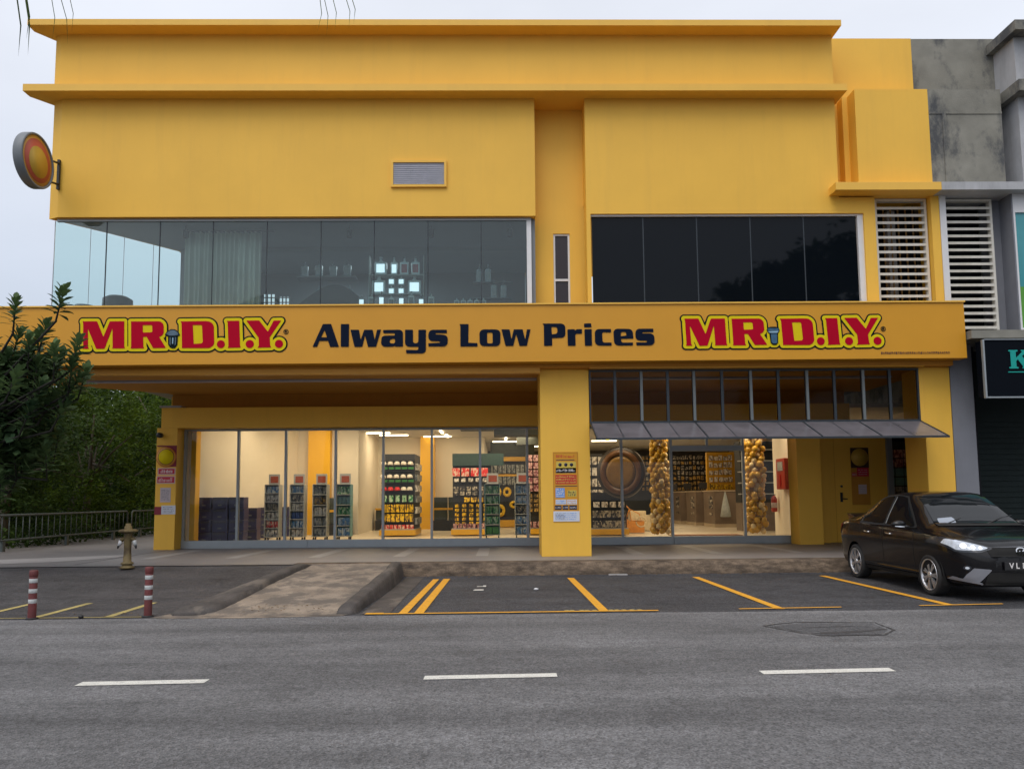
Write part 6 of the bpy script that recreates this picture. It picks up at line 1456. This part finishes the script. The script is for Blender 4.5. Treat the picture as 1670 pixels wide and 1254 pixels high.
tree(-18.5, 33.5, -.3, (-17.9, 33.5, 4.2), (3.6, 3.0, 4.4), 'tall dark tree behind the two brighter green ones', M['leaf_b'], 5, 90, 150, .2)
tree(-13.0, 41.0, -.3, (-13.5, 41.0, 4.4), (4.4, 3.0, 5.0), 'dark tree farthest back beside the building', M['leaf_b'], 6, 90, 140, .22)
crw = T('woodland', '', '', (-18, 48, 0)); del crw['label'], crw['category']; bpy.data.objects.remove(crw)
# undergrowth and far wood as masses
def mass(name, lo, hi, n, leaf, seed, m):
    rg = np.random.default_rng(seed); P_ = rg.uniform(lo, hi, (n, 3)); P_[:, 2] = lo[2]+(hi[2]-lo[2])*rg.uniform(0, 1, n)**.9*(.8+.2*np.sin(P_[:, 0]*1.3+P_[:, 1]))
    ax = rg.normal(size=(n, 3)); ax /= np.linalg.norm(ax, axis=1)[:, None]; w = np.cross(ax, rg.normal(size=(n, 3))); w /= np.linalg.norm(w, axis=1)[:, None]; ln = leaf*rg.uniform(.6, 1.3, n)[:, None]
    V = np.stack([P_, P_+ax*ln*.5+w*ln*.25, P_+ax*ln, P_+ax*ln*.5-w*ln*.25], 1).reshape(-1, 3)
    me = bpy.data.meshes.new(name); me.vertices.add(n*4); me.vertices.foreach_set('co', V.ravel()); me.loops.add(n*4); me.loops.foreach_set('vertex_index', np.arange(n*4)); me.polygons.add(n); me.polygons.foreach_set('loop_start', np.arange(n)*4); me.polygons.foreach_set('loop_total', np.full(n, 4)); me.materials.append(m); me.update(calc_edges=True); me.validate()
    o = bpy.data.objects.new(name, me); C.objects.link(o); return tag(o, kind='stuff')
tag(mass('undergrowth', np.array([-16, 15.5, -.1]), np.array([-12.5, 36, 1.1]), 16000, .13, 7, M['leaf_b']), 'dark low undergrowth behind the railings', 'undergrowth')
tag(mass('far_wood', np.array([-40, 44, -1]), np.array([-9.5, 52, 11]), 60000, .48, 8, M['leaf_b']), 'dark wooded mass far behind the trees', 'wood')
tag(mass('far_wood', np.array([-30, 24, -1]), np.array([-21, 44, 6.5]), 30000, .42, 9, M['leaf_b']), 'dark wooded mass beyond the left edge', 'wood')
# white litter specks under the railing
# near tree with leaf rosettes, trunk just outside the frame
nt_ = T('rosette_tree', 'dark near tree whose leaf rosettes overlap the left end of the fascia', 'tree', (-10.0, 13.2, .1))
rd = random.Random(21); tips = []
def px(x, y, Y):     # traced tip positions on the plane of the crown
    return ((x-816)/1255*Y, Y, 1.45+(812-y)/1255*Y)
spots = [(97, 466, 13.0), (20, 483, 13.1), (72, 520, 13.3), (125, 548, 13.0), (-15, 545, 12.8), (45, 545, 12.9), (88, 560, 12.6), (10, 570, 13.3), (60, 585, 13.0), (118, 585, 12.9), (100, 610, 13.2), (30, 600, 12.5), (0, 620, 12.8), (70, 620, 12.8), (48, 560, 13.6), (-20, 580, 13.2), (65, 640, 13.2), (110, 650, 13.0), (80, 725, 13.1), (50, 750, 13.2), (10, 770, 13.0), (100, 700, 13.4), (-30, 620, 13.1), (130, 610, 13.0), (60, 540, 13.4), (100, 570, 13.5), (20, 640, 13.4), (90, 640, 13.1), (55, 655, 12.7), (-10, 660, 13.0), (110, 625, 13.4), (35, 680, 13.2), (75, 675, 13.5), (5, 700, 12.9), (-30, 600, 13.0), (-40, 650, 12.7), (30, 535, 13.5), (140, 598, 13.4), (60, 700, 13.3), (30, 725, 13.0), (-5, 745, 13.3), (90, 590, 13.8), (15, 590, 13.9), (50, 610, 14.0), (-25, 700, 13.5)]
lv = []; lf = []; br = MB()
def leaf(base, d, ln, wd, up):
    d = d.normalized(); s = d.cross(up).normalized(); u = s.cross(d)
    b = len(lv); prof = [(0, .10), (.25, .55), (.55, 1.0), (.8, .75), (1.0, .0)]
    for t, w in prof:
        c = base+d*ln*t-u*(ln*.22*t*t)
        lv.append(c-s*wd*w*.5+u*wd*.12*w); lv.append(c); lv.append(c+s*wd*w*.5+u*wd*.12*w)
    for i in range(4):
        for k in range(2): lf.append((b+3*i+k, b+3*i+k+1, b+3*i+3+k+1, b+3*i+3+k))
hub = Vector((-9.9, 13.2, 2.6))
for i, sp in enumerate(spots):
    tip = Vector(px(*sp))
    ax = Vector((rd.uniform(-.25, .25)+(tip.x-hub.x)*.12, rd.uniform(-.3, .3), 1)).normalized()
    base = tip-ax*.55
    mid = base.lerp(hub, .5)+Vector((rd.uniform(-.2, .2), 0, -.25)); br.tube([hub.lerp(Vector((-10, 13.2, 3.2)), rd.random()), mid, base, tip-ax*.05], [.035, .026, .018, .010], 6)
    nl = 30
    for k in range(nl):
        h = k/nl; a = k*2.4+rd.uniform(-.2, .2); el = .15+1.1*h
        side = ax.cross(Vector((1, 0, 0))).normalized(); s2 = ax.cross(side)
        d = (side*math.cos(a)+s2*math.sin(a))*math.cos(el)+ax*math.sin(el)
        leaf(tip-ax*(.42*(1-h))+d*.01, d, rd.uniform(.21, .29)*(1-.25*h), rd.uniform(.075, .10), ax)
br.tube([(-10.1, 13.2, 0), (-10.0, 13.2, 1.3), hub, (-9.95, 13.2, 3.6)], [.15, .12, .09, .05], 10)
br.build('trunk', M['bark_dark'], nt_)
mb = MB(); mb.add(lv, lf, True); mb.build('crown', M['leaf_c'], nt_)
crown_mesh('inner_crown', (-9.15, 13.6, 2.95), (1.55, .8, 1.3), 60, 190, .22, 17, M['leaf_c'], nt_)
# palm fronds hanging in from above
pf = T('palm_tree', 'palm whose thin frond tips hang into the top of the picture', 'palm', (-8.8, 1.2, 0))
mb = MB(); mb.tube([(-8.8, 1.2, 0), (-8.6, 1.4, 3), (-8.3, 1.9, 6), (-8.1, 2.3, 8.6)], [.20, .16, .13, .11], 12); P('trunk', mb, M['bark'], pf)
mb = MB(); vs = []; fs = []
def blade(p, q, w):
    b = len(vs); p, q = Vector(p), Vector(q); m_ = p.lerp(q, .5)+Vector((.03, 0, -.02)); s = Vector((w, 0, 0))
    vs.extend([p-s, p+s, m_-s*.9, m_+s*.9, q]); fs.extend([(b, b+1, b+3, b+2), (b+2, b+3, b+4)])
def up(x, y, Y): return ((x-816)/1255*Y*1.0, Y, 1.45+(812-y)/1255*Y)
for x, y, x2 in ((4, 62, -6), (20, 60, 8), (16, 30, 10), (60, 34, 52), (86, 40, 66), (92, 18, 82), (508, 18, 510), (524, 26, 516), (538, 14, 530), (562, 10, 552), (570, 2, 562)):
    k = rd.uniform(5.6, 6.2); blade(up(x2, -60, k), up(x, y, k), .003 if x > 20 else .006)
top = Vector((-8.1, 2.3, 8.6)); st = MB()
ends = [up(20, -64, 5.9), up(80, -64, 5.9), up(535, -66, 5.9), (-9.5, 6.5, 7.4), (-11.5, 4.5, 7.4), (-11.5, 0, 7.3), (-8.5, -2, 7.2), (-5.5, -1, 7.4), (-4.6, 1.2, 7.6)]
for a in ends:
    B = Vector(a); pts = [top.lerp(B, t)+Vector((0, 0, 1.1*math.sin(math.pi*min(t, 1))*(1-t*.35))) for t in (0, .15, .3, .45, .6, .75, .9, 1)]
    st.tube(pts, [.035, .03, .026, .022, .018, .013, .008, .004], 6)
    for k in range(44):
        t = .12+.80*k/44; i = min(int(t*7), 6); p = pts[i].lerp(pts[i+1], t*7-i); d = (pts[i+1]-pts[i]).normalized(); sd = d.cross(Vector((0, 0, 1))).normalized()
        for s_ in (-1, 1):
            q = p+d*.30+sd*s_*rd.uniform(.35, .55)+Vector((0, 0, -rd.uniform(.15, .45)))
            if q.z < 6.1: continue
            b = len(vs); m_ = p.lerp(q, .5)+Vector((0, 0, .05)); vs.extend([p-d*.008, p+d*.008, m_-d*.014, m_+d*.014, q]); fs.extend([(b, b+1, b+3, b+2), (b+2, b+3, b+4)])
mb.add(vs, fs); P('fronds', mb, M['leaf_b'], pf)
P('frond_stems', st, M['bark'], pf)
# trees across the road: mirrored in the upper dark glazing
for i, (x, y, h, r) in enumerate(((17.5, -16, 11.5, 4.2), (23, -17, 13.5, 5), (30, -18, 12, 5))):
    tree(x, y, 0, (x, y, h), (r, r*.8, r*1.1), ['tree across the road, nearest the middle, mirrored in the upper glass', 'tallest tree across the road, mirrored in the upper glass', 'tree across the road, farthest along, mirrored in the upper glass'][i], M['leaf_b'], 40+i, 110, 160, .6, 'trees across the road', .3)
